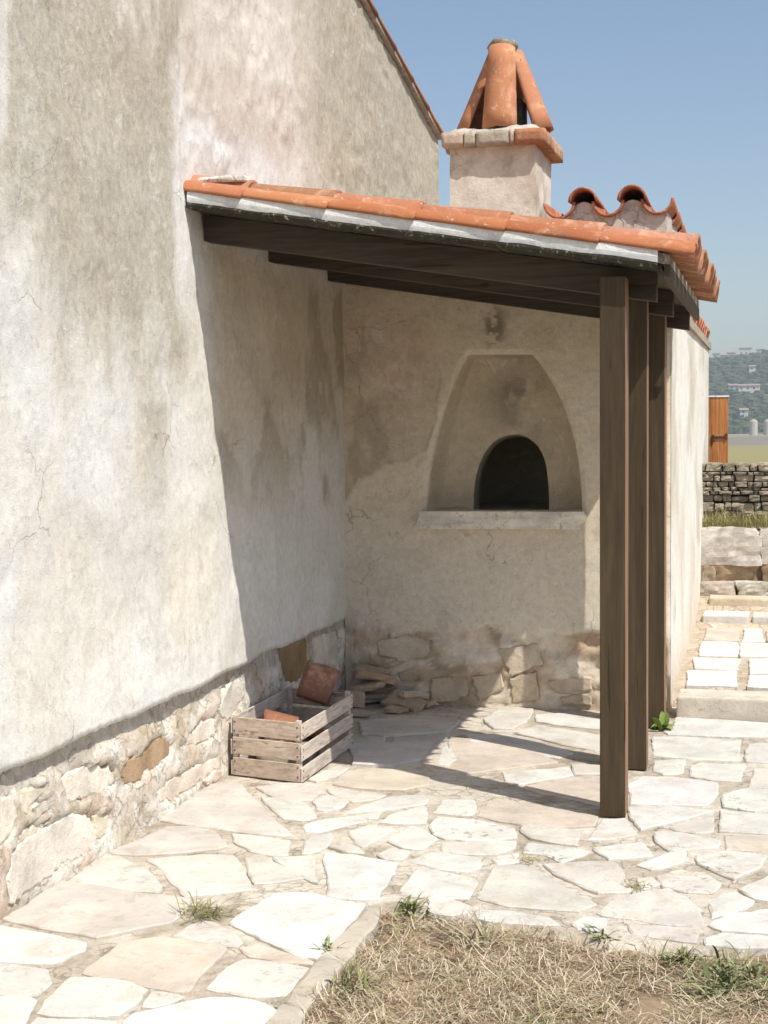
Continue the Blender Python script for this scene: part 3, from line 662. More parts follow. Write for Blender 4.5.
DD = sink(U, Z, inset+D*.8, polys_world([px(w_[0], w_[2]) for w_ in WS], 0, XW), -.026)
V = np.stack([XW+DD, U, Z], -1).reshape(-1, 3)
ob('plinth', mesh('plinth', local(V, house), grid_faces(len(us), len(zs)), PLASTER_ROUGH, C_.reshape(-1, 3), True), house)
def wall_stone(parent, poly_px, ax, plane, col, proud, seed, axes):
    P = []
    for p in poly_px:
        h_ = hit(*p, ax, plane); P.append((h_[1], h_[2]) if ax == 0 else (h_[0], h_[2]))
    V, Fc = slab(P, proud, .07, .007, .006, seed, .022, axes=axes, wob=1.3)
    if ax == 0: V[:, 0] += plane
    else: V[:, 1] += plane; Fc = [f[::-1] for f in Fc]
    c = V.mean(0)
    return ob('stone', mesh('stone', V-c, Fc, STONE, None, False), parent, tuple(c-np.array(parent.location)), (*jc(col, .04), .15))
for i, (Z_, c, P, pr) in enumerate(WS): wall_stone(house, px(Z_, P), 0, XW, c if i in (0, 12) else tuple(lerp(c, (.78, .73, .64), .68)), pr*.3-.014, 300+i, ((0, 1, 0), (0, 0, 1), (1, 0, 0)))
# plaster returns so that the house is a body: far end wall, roof slab
Vb, Fb = box(-8, XW-.06, 11.02, 11.10, 0, GT(11.1)-.02, 0); c = np.tile((.6, .55, .48), (len(Vb), 1))
ob('end_wall', mesh('end_wall', local(Vb, house), Fb, PLASTER, c), house)
Vr = []
for (x, y) in ((-8, -2.2), (XW+.012, -2.2), (XW+.012, 11.13), (-8, 11.13)): Vr.append((x, y, GT(y)+.012))
for (x, y) in ((-8, -2.2), (XW+.012, -2.2), (XW+.012, 11.13), (-8, 11.13)): Vr.append((x, y, GT(y)+.062))
Fr = [(3, 2, 1, 0), (4, 5, 6, 7), (0, 1, 5, 4), (1, 2, 6, 5), (2, 3, 7, 6), (3, 0, 4, 7)]
ob('roof', mesh('roof', local(Vr, house), Fr, MORTAR, np.tile((.5, .43, .36), (8, 1))), house)

# ------------------------------------------------------------------ clay tiles
def tile_mesh(L=.46, r0=.088, r1=.070, th=.014, arc=pi, n=12, m=5, seed=0, name='roof_tile'):
    """half round tile along -x (wide end at x=0, low), crown up"""
    out = []; rr = np.random.default_rng(seed)
    for (dr) in (0, -th):
        for i in range(m+1):
            t = i/m; r = r0+(r1-r0)*t+dr
            for j in range(n+1):
                a = -arc/2+arc*j/n; w_ = 1+(vnoise(i*.7+seed, j*.5, 0, seed)-.5)*.03
                out.append((-L*t + (vnoise(j*.6, seed, 0, 4)-.5)*.012*(1 if i in (0,) else 0), r*sin(a)*w_, r*cos(a)*w_))
    V = np.array(out); K = (m+1)*(n+1); Fc = []
    for i in range(m):
        for j in range(n):
            a = i*(n+1)+j; Fc.append((a, a+n+1, a+n+2, a+1)); b = a+K; Fc.append((b, b+1, b+n+2, b+n+1))
    for j in range(n):
        Fc.append((j, j+1, K+j+1, K+j)); a = m*(n+1)+j; Fc.append((a+1, a, K+a, K+a+1))
    for i in range(m):
        a = i*(n+1); Fc.append((a+n+1, a, K+a, K+a+n+1)); a += n; Fc.append((a, a+n+1, K+a+n+1, K+a))
    return mesh(name, V, Fc, CLAY, None, True)
TILES = [tile_mesh(seed=i) for i in range(4)]; BIGT = [tile_mesh(.60, .085, .070, seed=9), tile_mesh(.60, .085, .070, seed=10)]
POT = tile_mesh(.52, .108, .082, .016, seed=15)
def tile(parent, p, rot, me=None, color=None, flip=False, sc=(1, 1, 1)):
    """rot = matrix 3x3; p world"""
    o = ob('roof_tile', me or random.choice(TILES), parent, None, color or jc((.95, .93, .9), .12))
    Mx = rot.to_4x4(); 
    if flip: Mx = Mx @ Matrix.Rotation(pi, 4, 'X')
    Mx = Mx @ Matrix.Diagonal((*sc, 1))
    o.matrix_local = Matrix.Translation(Vector(p)-parent.location) @ Mx; return o
# verge tiles of the main house: run down along +y
for k, y in enumerate([11.22, 10.72, 10.24, 9.76, 9.28, 8.80, 8.3, 7.8, 7.3, 6.8]):
    rot = Matrix.Rotation(pi/2, 3, 'Z') @ Matrix.Rotation(math.atan(.2)+.035, 3, 'Y')
    tile(house, (XW-.055, y-.1, GT(y-.1)+.045-.02), rot, BIGT[k % 2], jc((.72, .62, .55), .12))

# ================================================================== LEAN-TO SHELTER
S = .163; ZB0 = 2.222; XB0 = -.477
zb = lambda x: ZB0 + S*(XB0-x)                       # underside of the deck
AT = math.atan(S)
shel = empty('lean_to_shelter', (-1.45, 7.2, 0), 'dark timber lean-to shelter with terracotta tiled roof in front of the oven', 'shelter')
PY = [6.085, 6.955, 7.955]; PXR = [-.581, -.568, -.556]
for y, xr in zip(PY, PXR):
    V, Fc = box(-.052, .051, -.05, .10, 0, 2.195, .004, .0015, 2)
    # subdivide lengthwise for small irregularity is not needed: grain and bump carry it
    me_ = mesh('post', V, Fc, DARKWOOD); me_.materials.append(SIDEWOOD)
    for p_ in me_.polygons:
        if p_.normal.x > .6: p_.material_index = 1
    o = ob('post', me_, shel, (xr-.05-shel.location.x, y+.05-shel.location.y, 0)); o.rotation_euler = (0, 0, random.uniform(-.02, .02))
for k, y in enumerate(PY):
    y0 = y+.152 ; x1 = (-.47, -.46, -.44)[k]; x0 = XW+.0
    V = np.array([(x, yy, zb(x)-dz) for x in (x0, x1) for yy in (y0, y0+.085) for dz in (.118, .002)])
    Fc = [(0, 1, 3, 2), (4, 6, 7, 5), (0, 4, 5, 1), (2, 3, 7, 6), (0, 2, 6, 4), (1, 5, 7, 3)]
    ob('rafter', mesh('rafter', local(V, shel), Fc, DARKWOOD_X), shel)
# deck boards seen from below, running along y
nb = 12; xe = -.43
for k in range(nb):
    xa = XW+.01+(xe-XW-.01)*k/nb; xb = XW+.01+(xe-XW-.01)*(k+1)/nb-.006
    V = np.array([(x, y, zb(x)+dz+(.0 if k % 2 else .002)) for x in (xa, xb) for y in (6.075, YB-.01) for dz in (0, .02)])
    ob('roof_board', mesh('roof_board', local(V, shel), Fc, DARKWOOD_X), shel)
def strip(name, y0, y1, xs, zlo, zhi, m, amp, seed, col, parent):
    xs = np.array(xs); n = len(xs); V = []
    for x in xs:
        a = (fbm(x*9, 0, 0, seed)-.5)*amp; b = (fbm(x*9, 5, 0, seed+1)-.5)*amp; yj = (fbm(x*11, 9, 0, seed+2)-.5)*amp
        V += [(x, y0+yj, zlo(x)+a), (x, y0+yj-.003, (zlo(x)+zhi(x))/2), (x, y0+yj*.5, zhi(x)+b), (x, y1, zhi(x)+b), (x, y1, zlo(x)+a)]
    Fc = [(i*5+j, (i+1)*5+j, (i+1)*5+(j+1) % 5, i*5+(j+1) % 5) for i in range(n-1) for j in range(5)] + [(0, 1, 2, 3, 4), tuple((n-1)*5+q for q in (4, 3, 2, 1, 0))]
    return ob(name, mesh(name, local(V, parent), Fc, m, np.tile(col, (len(V), 1)), False), parent)
XS = np.arange(XW+.0, -.43, .02)
strip('mossy_edge', 6.03, 6.20, XS, lambda x: zb(x)+.001+(.001), lambda x: zb(x)+.024, MOSS, .012, 120, (.3, .3, .2), shel)
strip('mortar_band', 6.045, 6.20, np.arange(XW, -.45, .02), lambda x: zb(x)+.017, lambda x: zb(x)+.072, PLASTER, .008, 130, (.80, .80, .79), shel)
# cement edge along the eave, with the fascia board under it
V = np.array([(x, y, zb(x)+dz) for (x) in (-.475, -.405) for y in (6.06, YB+.05) for dz in (.021, .062)])
ob('eave_cement', mesh('eave_cement', local(V, shel), Fc, MORTAR, np.tile((.30, .25, .19), (8, 1))), shel)
V = np.array([(x, y, zb(-.42)+dz) for (x) in (-.425, -.403) for y in (6.062, YB+.04) for dz in (-.045, .018)])
ob('fascia_board', mesh('fascia_board', local(V, shel), Fc, DARKWOOD), shel)
roof_rot = Matrix.Rotation(AT+.02, 3, 'Y')
rows = [6.205+.295*k for k in range(8)]
def xe_(y): return -.320 + .008*(y-6.05)
zt = lambda x, y: zb(x) + .060 + .004*(y-6.05)
for r, y in enumerate(rows):
    # pans: crown down, between covers
    if r < len(rows):
        for k in range(6):
            x = xe_(y)-.125 - .375*k + random.uniform(-.006, .006); yy = y+.15+random.uniform(-.006, .006)
            tile(shel, (x, yy, zt(x, y)+.062), roof_rot, None, jc(random.choice([(.88, .70, .56), (.75, .6, .5), (.95, .8, .66)]), .15), True, (1, 1.1, .95))
    for k in range(6):
        x = xe_(y)+random.uniform(-.008, .008) - .375*k; yy = y+random.uniform(-.006, .006)
        L_ = 1.0
        tile(shel, (x, yy, zt(x, y)-.004), roof_rot @ Matrix.Rotation(random.uniform(-.03, .03), 3, 'Z') @ Matrix.Rotation(random.uniform(-.02, .02), 3, 'X'), None, jc(random.choice([(1.0, .92, .86), (1.05, 1.0, .95), (.86, .74, .66), (.95, .9, .9), (.8, .78, .74), (1.1, 1.1, 1.0)]), .14), False, (1, 1.22, 1.28))
# low verge row whose outer flank hangs over the mortar
for k in range(6):
    x = -.31 - .375*k
    tile(shel, (x, 6.10, zb(x)+.060), roof_rot @ Matrix.Rotation(-.10, 3, 'X'), None, jc((.88, .66, .50), .12), sc=(1, .80, .74))
# mortar lump where the verge meets the house wall
V, Fc2 = rock(6, 6, 6, 33, .12, .4)
ob('mortar_lump', mesh('mortar_lump', V*np.array((.24, .12, .03)), Fc2, MORTAR, np.tile((.78, .74, .68), (len(V), 1)), True), shel, tuple(Vector((XW+.12, 6.17, 2.668))-shel.location))

# ================================================================== OVEN HOUSE
oven = empty('oven_house', (-1.5, 9.5, 0), 'small plastered oven building with arched oven niche behind the shelter', 'outbuilding')
def w2(P, y=YB): return [tuple(hit(a, b, 1, y)[[0, 2]]) for a, b in P]
NI = smoothpoly(w2(px((400, 330, 3.49), [(88, 640), (96, 560), (108, 460), (135, 340), (170, 230), (205, 145), (232, 92)]))) + smoothpoly(w2(px((400, 330, 3.49), [(240, 85), (455, 85)])), 2) + smoothpoly(w2(px((400, 330, 3.49), [(462, 88), (495, 125), (535, 190), (565, 250), (595, 335), (615, 410), (628, 500), (634, 570), (636, 640)])))
DEP = .20
AR = smoothpoly([tuple(hit(a, b, 1, YB+DEP)[[0, 2]]) for a, b in px((400, 330, 3.49), [(256, 640), (258, 560), (270, 490), (295, 430), (330, 388), (375, 368), (420, 366), (455, 382), (485, 412), (505, 455), (516, 520), (520, 580), (520, 640)])])
CX, CZ = np.mean([p[0] for p in AR]), np.mean([p[1] for p in AR])-.03
ZT_ = lambda x: zb(x)+.0
def raypoly(poly, cx, cz, ang):
    dx, dz = cos(ang), sin(ang); best = None
    for i in range(len(poly)):
        x1, z1 = poly[i]; x2, z2 = poly[(i+1) % len(poly)]
        ex, ez = x2-x1, z2-z1; den = dx*ez-dz*ex
        if abs(den) < 1e-12: continue
        t = ((x1-cx)*ez-(z1-cz)*ex)/den; s = ((x1-cx)*dz-(z1-cz)*dx)/den
        if t > 0 and -1e-6 <= s <= 1+1e-6 and (best is None or t > best): best = t
    return best
RECT = [(XW, -.03), (XR, -.03), (XR, zb(XR)+.0), (XW, zb(XW)+.0)]
PATCH = w2([(345, 500), (352, 486), (360, 479), (372, 474), (386, 465), (400, 463), (414, 458), (427, 447), (436, 420), (440, 380), (436, 340), (425, 300), (415, 278), (340, 270), (335, 500)])
def back_col(X, Z, pm):
    n = fbm(X*2.2, Z*2.2, 0, 151, 5); m_ = fbm(X*7, Z*7, 0, 152, 5); t = fbm(X*16, Z*16, 0, 153, 4)
    c = lerp((.74, .625, .465), (.84, .74, .585), n)
    c = lerp(c, (.70, .65, .57), (1-sst(.8, 1.25, Z))*.5)
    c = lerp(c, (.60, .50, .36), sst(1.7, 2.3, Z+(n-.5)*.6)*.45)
    p = lerp((.64, .53, .39), (.74, .63, .48), m_)
    rx, rz = hit(395, 372, 1, YB)[[0, 2]]; red = np.exp(-(((X-rx)/.24)**2+((Z-rz)/.26)**2))
    p = lerp(p, (.68, .50, .39), red*.6); p = lerp(p, (.82, .68, .56), red*sst(.50, .56, fbm(X*14+3*t, Z*18, 0, 155, 5))*.8)
    p = lerp(p, (.36, .27, .18), sst(.55, .7, fbm(X*6, Z*3, 0, 157))*.45)
    c = lerp(c, p, pm)
    # bare rough base
    ed = .40 + (fbm(X*4, 0, 0, 160)-.5)*.22 + .08*np.exp(-((X+1.7)/.2)**2)
    b = lerp((.50, .40, .28), (.72, .62, .50), sst(.40, .58, fbm(X*4, Z*7, 0, 161, 6))); b = lerp(b, (.80, .73, .63), sst(.54, .58, fbm(X*8, Z*13, 0, 162, 5))*.7)
    b = lerp(b, (.54, .39, .27), sst(.55, .7, fbm(X*3, Z*5, 0, 165))*.6)
    bm_ = 1-sst(-.012, .012, Z-ed); c = lerp(c, b, bm_)
    # dark smudge above the niche
    sx, sz = hit(495, 327, 1, YB)[[0, 2]]
    sm = np.exp(-(((X-sx)/.07)**2+((Z-sz)/.12)**2)**2)*sst(.48, .56, fbm(X*26, Z*20, 0, 170)); c = lerp(c, (.22, .17, .11), sm*.85)
    return c, bm_
BS = [
((.34,.245,.13),[(155,305),(215,305),(215,335),(160,335)],.004), ((.38,.29,.16),[(250,325),(345,318),(350,370),(300,392),(250,385)],.008),
((.42,.32,.21),[(360,320),(440,310),(450,350),(380,390)],.006), ((.50,.37,.28),[(560,335),(690,322),(690,355),(600,368)],.01),
((.46,.35,.24),[(600,375),(690,362),(690,402),(610,400)],.008), ((.56,.46,.36),[(430,245),(540,230),(560,285),(470,318)],.004),
((.56,.47,.38),[(100,225),(170,210),(250,222),(240,262),(170,280),(105,262)],.000), ((.46,.36,.24),[(465,325),(540,305),(545,385),(470,392)],.006)]
BSW = polys_world([px(ZE, P) for _, P, _ in BS], 1, YB)
def oven_front():
    # angle samples, corners included
    A = list(np.linspace(-pi, pi, 300, endpoint=False))
    for (x, z) in RECT+[NI[0], NI[-1], AR[0], AR[-1]]: A.append(atan2(z-CZ, x-CX))
    A = np.array(sorted(set(np.round(A, 5)))); n = len(A)
    ro = np.array([raypoly(RECT, CX, CZ, a) for a in A]); rn = np.array([raypoly(NI, CX, CZ, a) for a in A]); ra = np.array([raypoly(AR, CX, CZ, a) for a in A])
    rings = []
    for k in range(70): t = (k/69)**.9; rings.append((ro+(rn-ro)*t, 0.0, 'w'))
    # jamb: soft on the left, sharp on the right
    left = sst(.2, .9, -np.cos(A)); wdt = .012+.05*left
    for k in range(1, 9):
        t = k/8; rr_ = rn - (rn-ra)*np.clip(wdt/np.maximum(rn-ra, .02), 0, .6)*t; dd = DEP*(np.sin(t*pi/2)**(1.0)*left+(t**.7)*(1-left)); rings.append((rr_, dd, 'n'))
    rl = rings[-1][0]
    for k in range(1, 22): t = k/21; rings.append((rl+(ra-rl)*t, DEP, 'n'))
    V = []; C = []
    for (r, d, kind) in rings:
        X = CX+r*np.cos(A); Z = CZ+r*np.sin(A)
        if kind == 'w':
            pm = sst(-.006, .006, sdf(X, Z, PATCH)+(fbm(X*20, Z*20, 0, 181)-.5)*.03); c, bm_ = back_col(X, Z, pm)
            edge_fade = sst(0, .02, np.minimum(ro-r, 1))*sst(0, .03, r-rn)
            dy = -(fbm(X*2, Z*2, 0, 182)-.5)*.03 - (fbm(X*9, Z*9, 0, 183)-.5)*.010 + pm*.012*0 - (1-pm)*.006
            dy += bm_*(-.0 - (fbm(X*6, Z*9, 0, 184)-.5)*.075 - (fbm(X*20, Z*26, 0, 185)-.5)*.04+.012)
            dy = dy*(.15+.85*edge_fade)
            dy = -sink(X, Z, -dy, BSW, -.022); Y = YB+dy
        else:
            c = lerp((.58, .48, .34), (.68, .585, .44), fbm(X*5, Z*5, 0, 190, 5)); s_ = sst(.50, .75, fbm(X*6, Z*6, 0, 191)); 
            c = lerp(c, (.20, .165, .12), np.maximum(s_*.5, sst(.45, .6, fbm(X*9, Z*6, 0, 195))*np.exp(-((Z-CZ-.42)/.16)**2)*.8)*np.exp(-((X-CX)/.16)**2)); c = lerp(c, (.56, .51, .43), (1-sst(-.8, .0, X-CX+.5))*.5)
            Y = np.full(n, YB+d) + (fbm(X*5, Z*5, 0, 192)-.5)*.014*np.minimum(1, d/DEP)
        V.append(np.stack([X, Y, Z], -1)); C.append(c)
    # tunnel with a slight rim, then the vaulted chamber
    X = CX+ra*np.cos(A); Z = CZ+ra*np.sin(A)
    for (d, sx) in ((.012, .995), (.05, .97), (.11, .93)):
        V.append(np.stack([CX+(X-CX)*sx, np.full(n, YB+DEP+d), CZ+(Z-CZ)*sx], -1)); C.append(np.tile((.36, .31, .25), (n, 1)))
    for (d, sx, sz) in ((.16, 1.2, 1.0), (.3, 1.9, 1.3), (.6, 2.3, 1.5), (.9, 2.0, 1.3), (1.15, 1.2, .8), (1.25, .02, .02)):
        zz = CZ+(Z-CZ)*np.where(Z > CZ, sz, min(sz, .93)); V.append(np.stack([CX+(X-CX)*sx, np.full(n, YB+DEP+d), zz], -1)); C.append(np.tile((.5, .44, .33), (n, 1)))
    V = np.array(V); C = np.array(C); nr = len(V); V2 = V.reshape(-1, 3); Fc = []
    for r in range(nr-1):
        for i in range(n):
            j = (i+1) % n; Fc.append((r*n+i, r*n+j, (r+1)*n+j, (r+1)*n+i))
    return mesh('front_wall', local(V2, oven), Fc, PLASTER, C.reshape(-1, 3), True)
ob('front_wall', oven_front(), oven)
# sill: one rough pale stone slab
sa = hit(417, 511, 1, YB-.07); sb = hit(581, 511, 1, YB-.07)
P = [(sa[0], YB+.10), (sa[0]+.02, YB-.065), (sa[0]+.25, YB-.08), (sa[0]+.55, YB-.07), (sb[0]-.02, YB-.08), (sb[0], YB-.05), (sb[0]-.005, YB+.10)]
V, Fc2 = rock(40, 8, 7, 11, .085, .05); V = V*np.array((sb[0]-sa[0]+.02, .20, .100)); c0 = np.array(((sa[0]+sb[0])/2, YB+.0, sa[2]-.048))
V = V+c0
ob('sill', mesh('sill', V-c0, Fc2, STONE, None, False), oven, tuple(c0-np.array(oven.location)), (.86, .80, .70, .6))
for i, (c, P, pr) in enumerate(BS): wall_stone(oven, px(ZE, P), 1, YB, tuple(lerp(c, (.66, .56, .45), .62)), pr*.5-.002, 400+i, ((1, 0, 0), (0, 0, 1), (0, -1, 0)))
# side wall (right)
YE = 13.2
def side_wall():
    us = np.arange(YB-.005, YE, .035); zs = np.linspace(-.04, 2.26, 90); U, Z = np.meshgrid(us, zs, indexing='ij')
    D = (fbm(U*.5, Z*1.5, 0, 210, 2)-.5)*.02
    D *= sst(0, .12, U-YB)
    st = fbm(U*1.6, Z*1.6, 0, 212, 6); c = lerp((.68, .62, .53), (.80, .77, .70), sst(.3, .62, st)); c = lerp(c, (.50, .43, .33), sst(.56, .7, fbm(U*1.5, Z*1.9, 0, 213, 6))*.5)
    c = lerp(c, (.66, .54, .42), (1-sst(.1, .5, Z))*.6)
    V = np.stack([XR+D, U, Z], -1).reshape(-1, 3)
    return mesh('side_wall', local(V, oven), grid_faces(len(us), len(zs)), PLASTER, c.reshape(-1, 3), True)
ob('side_wall', side_wall(), oven)
Vb, Fb = box(XW, XR-.004, YE-.12, YE, 0, 2.28, 0)
ob('rear_wall', mesh('rear_wall', local(Vb, oven), Fb, PLASTER, np.tile((.8, .78, .74), (len(Vb), 1))), oven)
# roof slab behind the shelter
V = np.array([(x, y, zb(x)+dz) for x in (XW-.0, -.53) for y in (YB+.012, YE+.05) for dz in (0.004, .062)])
FB = [(0, 1, 3, 2), (4, 6, 7, 5), (0, 4, 5, 1), (2, 3, 7, 6), (0, 2, 6, 4), (1, 5, 7, 3)]
roof = ob('roof', mesh('roof', local(V, oven), FB, MORTAR, np.tile((.45, .38, .3), (8, 1))), oven)
def sub_tile(par, p, rot, me=None, color=None, flip=False, sc=1.0):
    o = ob('roof_tile', me or random.choice(TILES), par, None, color or jc((.95, .9, .85), .12)); Mx = rot.to_4x4()
    if flip: Mx = Mx @ Matrix.Rotation(pi, 4, 'X')
    Mx = Mx @ Matrix.Diagonal((sc, sc, sc, 1))
    o.matrix_local = Matrix.Translation(Vector(p)-par.parent.location if par.parent else Vector(p)) @ Mx; return o
for k in range(15):
    y = YB+.30+.30*k
    for q in range(3):
        sub_tile(roof, (-.545-.375*q, y, zb(-.545-.375*q)+.070), roof_rot, None, jc((1, .72, .62), .1))
        sub_tile(roof, (-.56-.375*q, y+.15, zb(-.56-.375*q)+.10), roof_rot, None, jc((.95, .75, .66), .1), True)
# raised bit of roof with scalloped tile ends toward the camera
YR = 8.92
def wx(xp, yp): h_ = hit(xp, yp, 1, YR); return h_[0], h_[2]
c1 = wx(583.5, 200); c2 = wx(632.5, 200); pit = c2[0]-c1[0]; r_ = pit/2*.72
up = Matrix.Rotation(-pi/2, 3, 'Z') @ Matrix.Rotation(.03, 3, 'Y')
zc = wx(584, 187)[1]-.085; zp = wx(608, 216)[1]
for q in range(3):
    dy = .52*q; dz = .0*q
    for i, xx in enumerate((c1[0], c2[0])): sub_tile(roof, (xx, YR-.04+dy, zc-.005-.012*q), up, BIGT[0], jc((.80, .58, .48), .08))
    for i, xx in enumerate((c1[0]-pit/2, c1[0]+pit/2, c2[0]+pit/2)): sub_tile(roof, (xx, YR-.015+dy, zp+.088-.012*q), up, BIGT[1], jc((.88, .62, .52), .08), True, 1.12)
x0, x1 = c1[0]-pit*.45, c2[0]+pit*.68
prof = [(x0, zp+.03)]
for x in np.linspace(x0, x1, 34):
    ph = (x-c1[0])/pit; zz = zp+.005+.085*(.5+.5*cos(2*pi*ph))**.8; prof.append((x, zz))
V = []; n = len(prof)
for (yy) in (YR+.015, YR+1.3):
    for (x, z) in prof: V.append((x, yy, z))
    for (x, z) in prof: V.append((x+(.012 if x > x1-.001 else 0), yy, zb(x)+.05))
Fq = []
for i in range(n-1):
    Fq += [(i, i+1, n+i+1, n+i), (2*n+i+1, 2*n+i, 3*n+i, 3*n+i+1), (i+1, i, 2*n+i, 2*n+i+1)]
Fq += [(n-1, 3*n-1, 4*n-1, 2*n-1), (0, n, 3*n, 2*n)]
ob('parapet', mesh('parapet', local(np.array(V), oven), Fq, MORTAR, np.tile((.60, .54, .48), (len(V), 1))), oven)

# chimney
YC = 8.95
a = hit(450, 205, 1, YC); b = hit(536, 205, 1, YC); ZS = hit(490, 146, 1, YC)[2]
chim = empty('chimney_', (0, 0, 0), '', '') if False else None
def plaster_box(name, x0, x1, y0, y1, z0, z1, parent, colr, n=10, amp=.012, seed=0, m=None):
    g = []; 
    for (s, axis) in ((0, 0), (1, 0), (0, 1), (1, 1), (1, 2)):
        uu, vv = np.meshgrid(np.linspace(0, 1, n), np.linspace(0, 1, n), indexing='ij')
        if axis == 0: P = np.stack([np.full_like(uu, x1 if s else x0), y0+(y1-y0)*uu, z0+(z1-z0)*vv], -1); fl = not s
        elif axis == 1: P = np.stack([x0+(x1-x0)*uu, np.full_like(uu, y1 if s else y0), z0+(z1-z0)*vv], -1); fl = bool(s)
        else: P = np.stack([x0+(x1-x0)*uu, y0+(y1-y0)*vv, np.full_like(uu, z1)], -1); fl = False
        g.append((P.reshape(-1, 3), grid_faces(n, n, fl)))
    V, Fc = join(g); 
    ctr = np.array([(x0+x1)/2, (y0+y1)/2, (z0+z1)/2]); dn = (V-ctr)/np.linalg.norm(V-ctr, axis=1, keepdims=True)
    V = V + dn*((fbm(V[:, 0]*8, V[:, 1]*8, V[:, 2]*8, seed)-.5)*amp*2)[:, None]
    me = mesh(name, V-np.array(parent.location) if parent.parent is None else V-np.array(parent.parent.location)-np.array(parent.location), Fc, m or PLASTER, colr(V), True)
    return ob(name, me, parent)
def ch_col(V):
    a_ = fbm(V[:, 0]*6, V[:, 1]*6, V[:, 2]*6, 230, 5); c = lerp((.60, .52, .42), (.76, .70, .61), sst(.35, .62, a_)); return lerp(c, (.38, .32, .25), sst(.58, .68, fbm(V[:, 0]*9, V[:, 1]*9, V[:, 2]*7, 231))*.6)
chim = plaster_box('chimney', a[0], b[0], YC, YC+.62, zb(a[0])+.02, ZS+.01, oven, ch_col, 26, .014, 232)
sL = hit(441, 145, 1, YC-.06); sR = hit(545, 137, 1, YC-.06); x0, x1 = sL[0], sR[0]; zs0, zs1 = ZS-.005, ZS+.080
def cap_brick(cx, cy, dx, dy, col):
    V, Fc = rock(6, 4, 3, random.randrange(99), .05, .06)
    o = ob('brick', mesh('brick', V*np.array((dx, dy, zs1-zs0)), Fc, STONE, None, True), chim, tuple(np.array([cx, cy, (zs0+zs1)/2+random.uniform(-.004, .004)])-np.array(oven.location)), (*col, .5)); return o
RB = (.50, .235, .13); GB = (.46, .40, .31); PB = (.55, .43, .34)
ws = [(.20, PB), (.10, GB), (.30, GB), (.04, PB), (.27, RB)]; xx = x0; tot = sum(w_[0] for w_ in ws); yc0 = YC-.06
for wq, cq in ws:
    dx = (x1-x0)*wq/tot; cap_brick(xx+dx/2, yc0+.06, dx*.97, .125, cq); xx += dx
for k in range(5): cap_brick(x1-.06, yc0+.19+.13*k, .125, .12, jc((.50, .30, .18), .15))
for k in range(5): cap_brick(x0+.06, yc0+.19+.13*k, .125, .12, jc(PB, .15))
for k in range(3): cap_brick(x0+.12+.17*k, yc0+.68, .16, .12, jc(PB, .15))
# mortar bed on the cap, lumpy
nn = 22; uu, vv = np.meshgrid(np.linspace(0, 1, nn), np.linspace(0, 1, nn), indexing='ij')
e_ = np.minimum(np.minimum(uu, 1-uu), np.minimum(vv, 1-vv)); Zm = zs1-.010 + .045*sst(0, .10, e_) + (fbm(uu*7, vv*7, 0, 240)-.5)*.05*sst(0, .08, e_)
Vm = np.stack([x0+.012+(x1-x0-.024)*uu, yc0+.012+(.73-.024)*vv, Zm], -1).reshape(-1, 3)
ob('cap_mortar', mesh('cap_mortar', local(Vm, oven), grid_faces(nn, nn), MORTAR, np.tile((.56, .51, .44), (len(Vm), 1)), True), chim)
ax_, ay_ = hit(497, 60, 1, YC+.24)[0], YC+.24; zb_ = zs1+.02
POT2 = tile_mesh(.52, .115, .080, .016, seed=16)
def pot(bx, by, tx, ty, col, L=.52, lift=0.0, me=None):
    """tile stood up from base to top, hollow side facing the flue axis"""
    B = Vector((bx, by, zb_)); T = Vector((tx, ty, zb_+.50+lift)); ax = (B-T).normalized()  # tile runs along -x from wide end: x axis = down
    outw = Vector((bx-ax_, by-ay_, 0)); outw = (outw-ax*outw.dot(ax)).normalized(); yv = outw.cross(ax).normalized()
    R3 = Matrix((ax, yv, outw)).transposed(); o = ob('clay_tile', me or POT, chim, None, col); o.matrix_local = Matrix.Translation(B-oven.location) @ R3.to_4x4(); return o
fx = hit(497, 122, 1, YC+.02)[0]
pot(fx, YC+.10, fx+.005, YC+.18, (1.10, .98, .84), lift=.04)
pot(fx+.195, YC+.26, fx+.06, YC+.29, (1.08, .96, .88), lift=-.08, me=POT2)
pot(fx-.195, YC+.26, fx-.05, YC+.29, (.98, .82, .68), lift=-.08, me=POT2)
pot(fx+.01, YC+.50, fx+.01, YC+.36, (.95, .8, .7), lift=-.06)
for (dx, dy, dz, s_) in ((.005, .22, .535, .165), (.085, .25, .45, .06)):
    V, Fc = rock(5, 5, 5, 50+int(dz*100), .16, .8); ob('cap_mortar', mesh('cap_mortar', V*np.array((s_, s_, s_*.45)), Fc, MORTAR, np.tile((.34, .30, .22), (len(V), 1)), True), chim, tuple(np.array([fx+dx, YC+dy, zb_+dz])-np.array(oven.location)))
Vf, Ff = box(fx-.12, fx+.12, YC+.24, YC+.42, zs1, zb_+.22, .01); ob('flue', mesh('flue', local(Vf, oven), Ff, SOOT), chim)

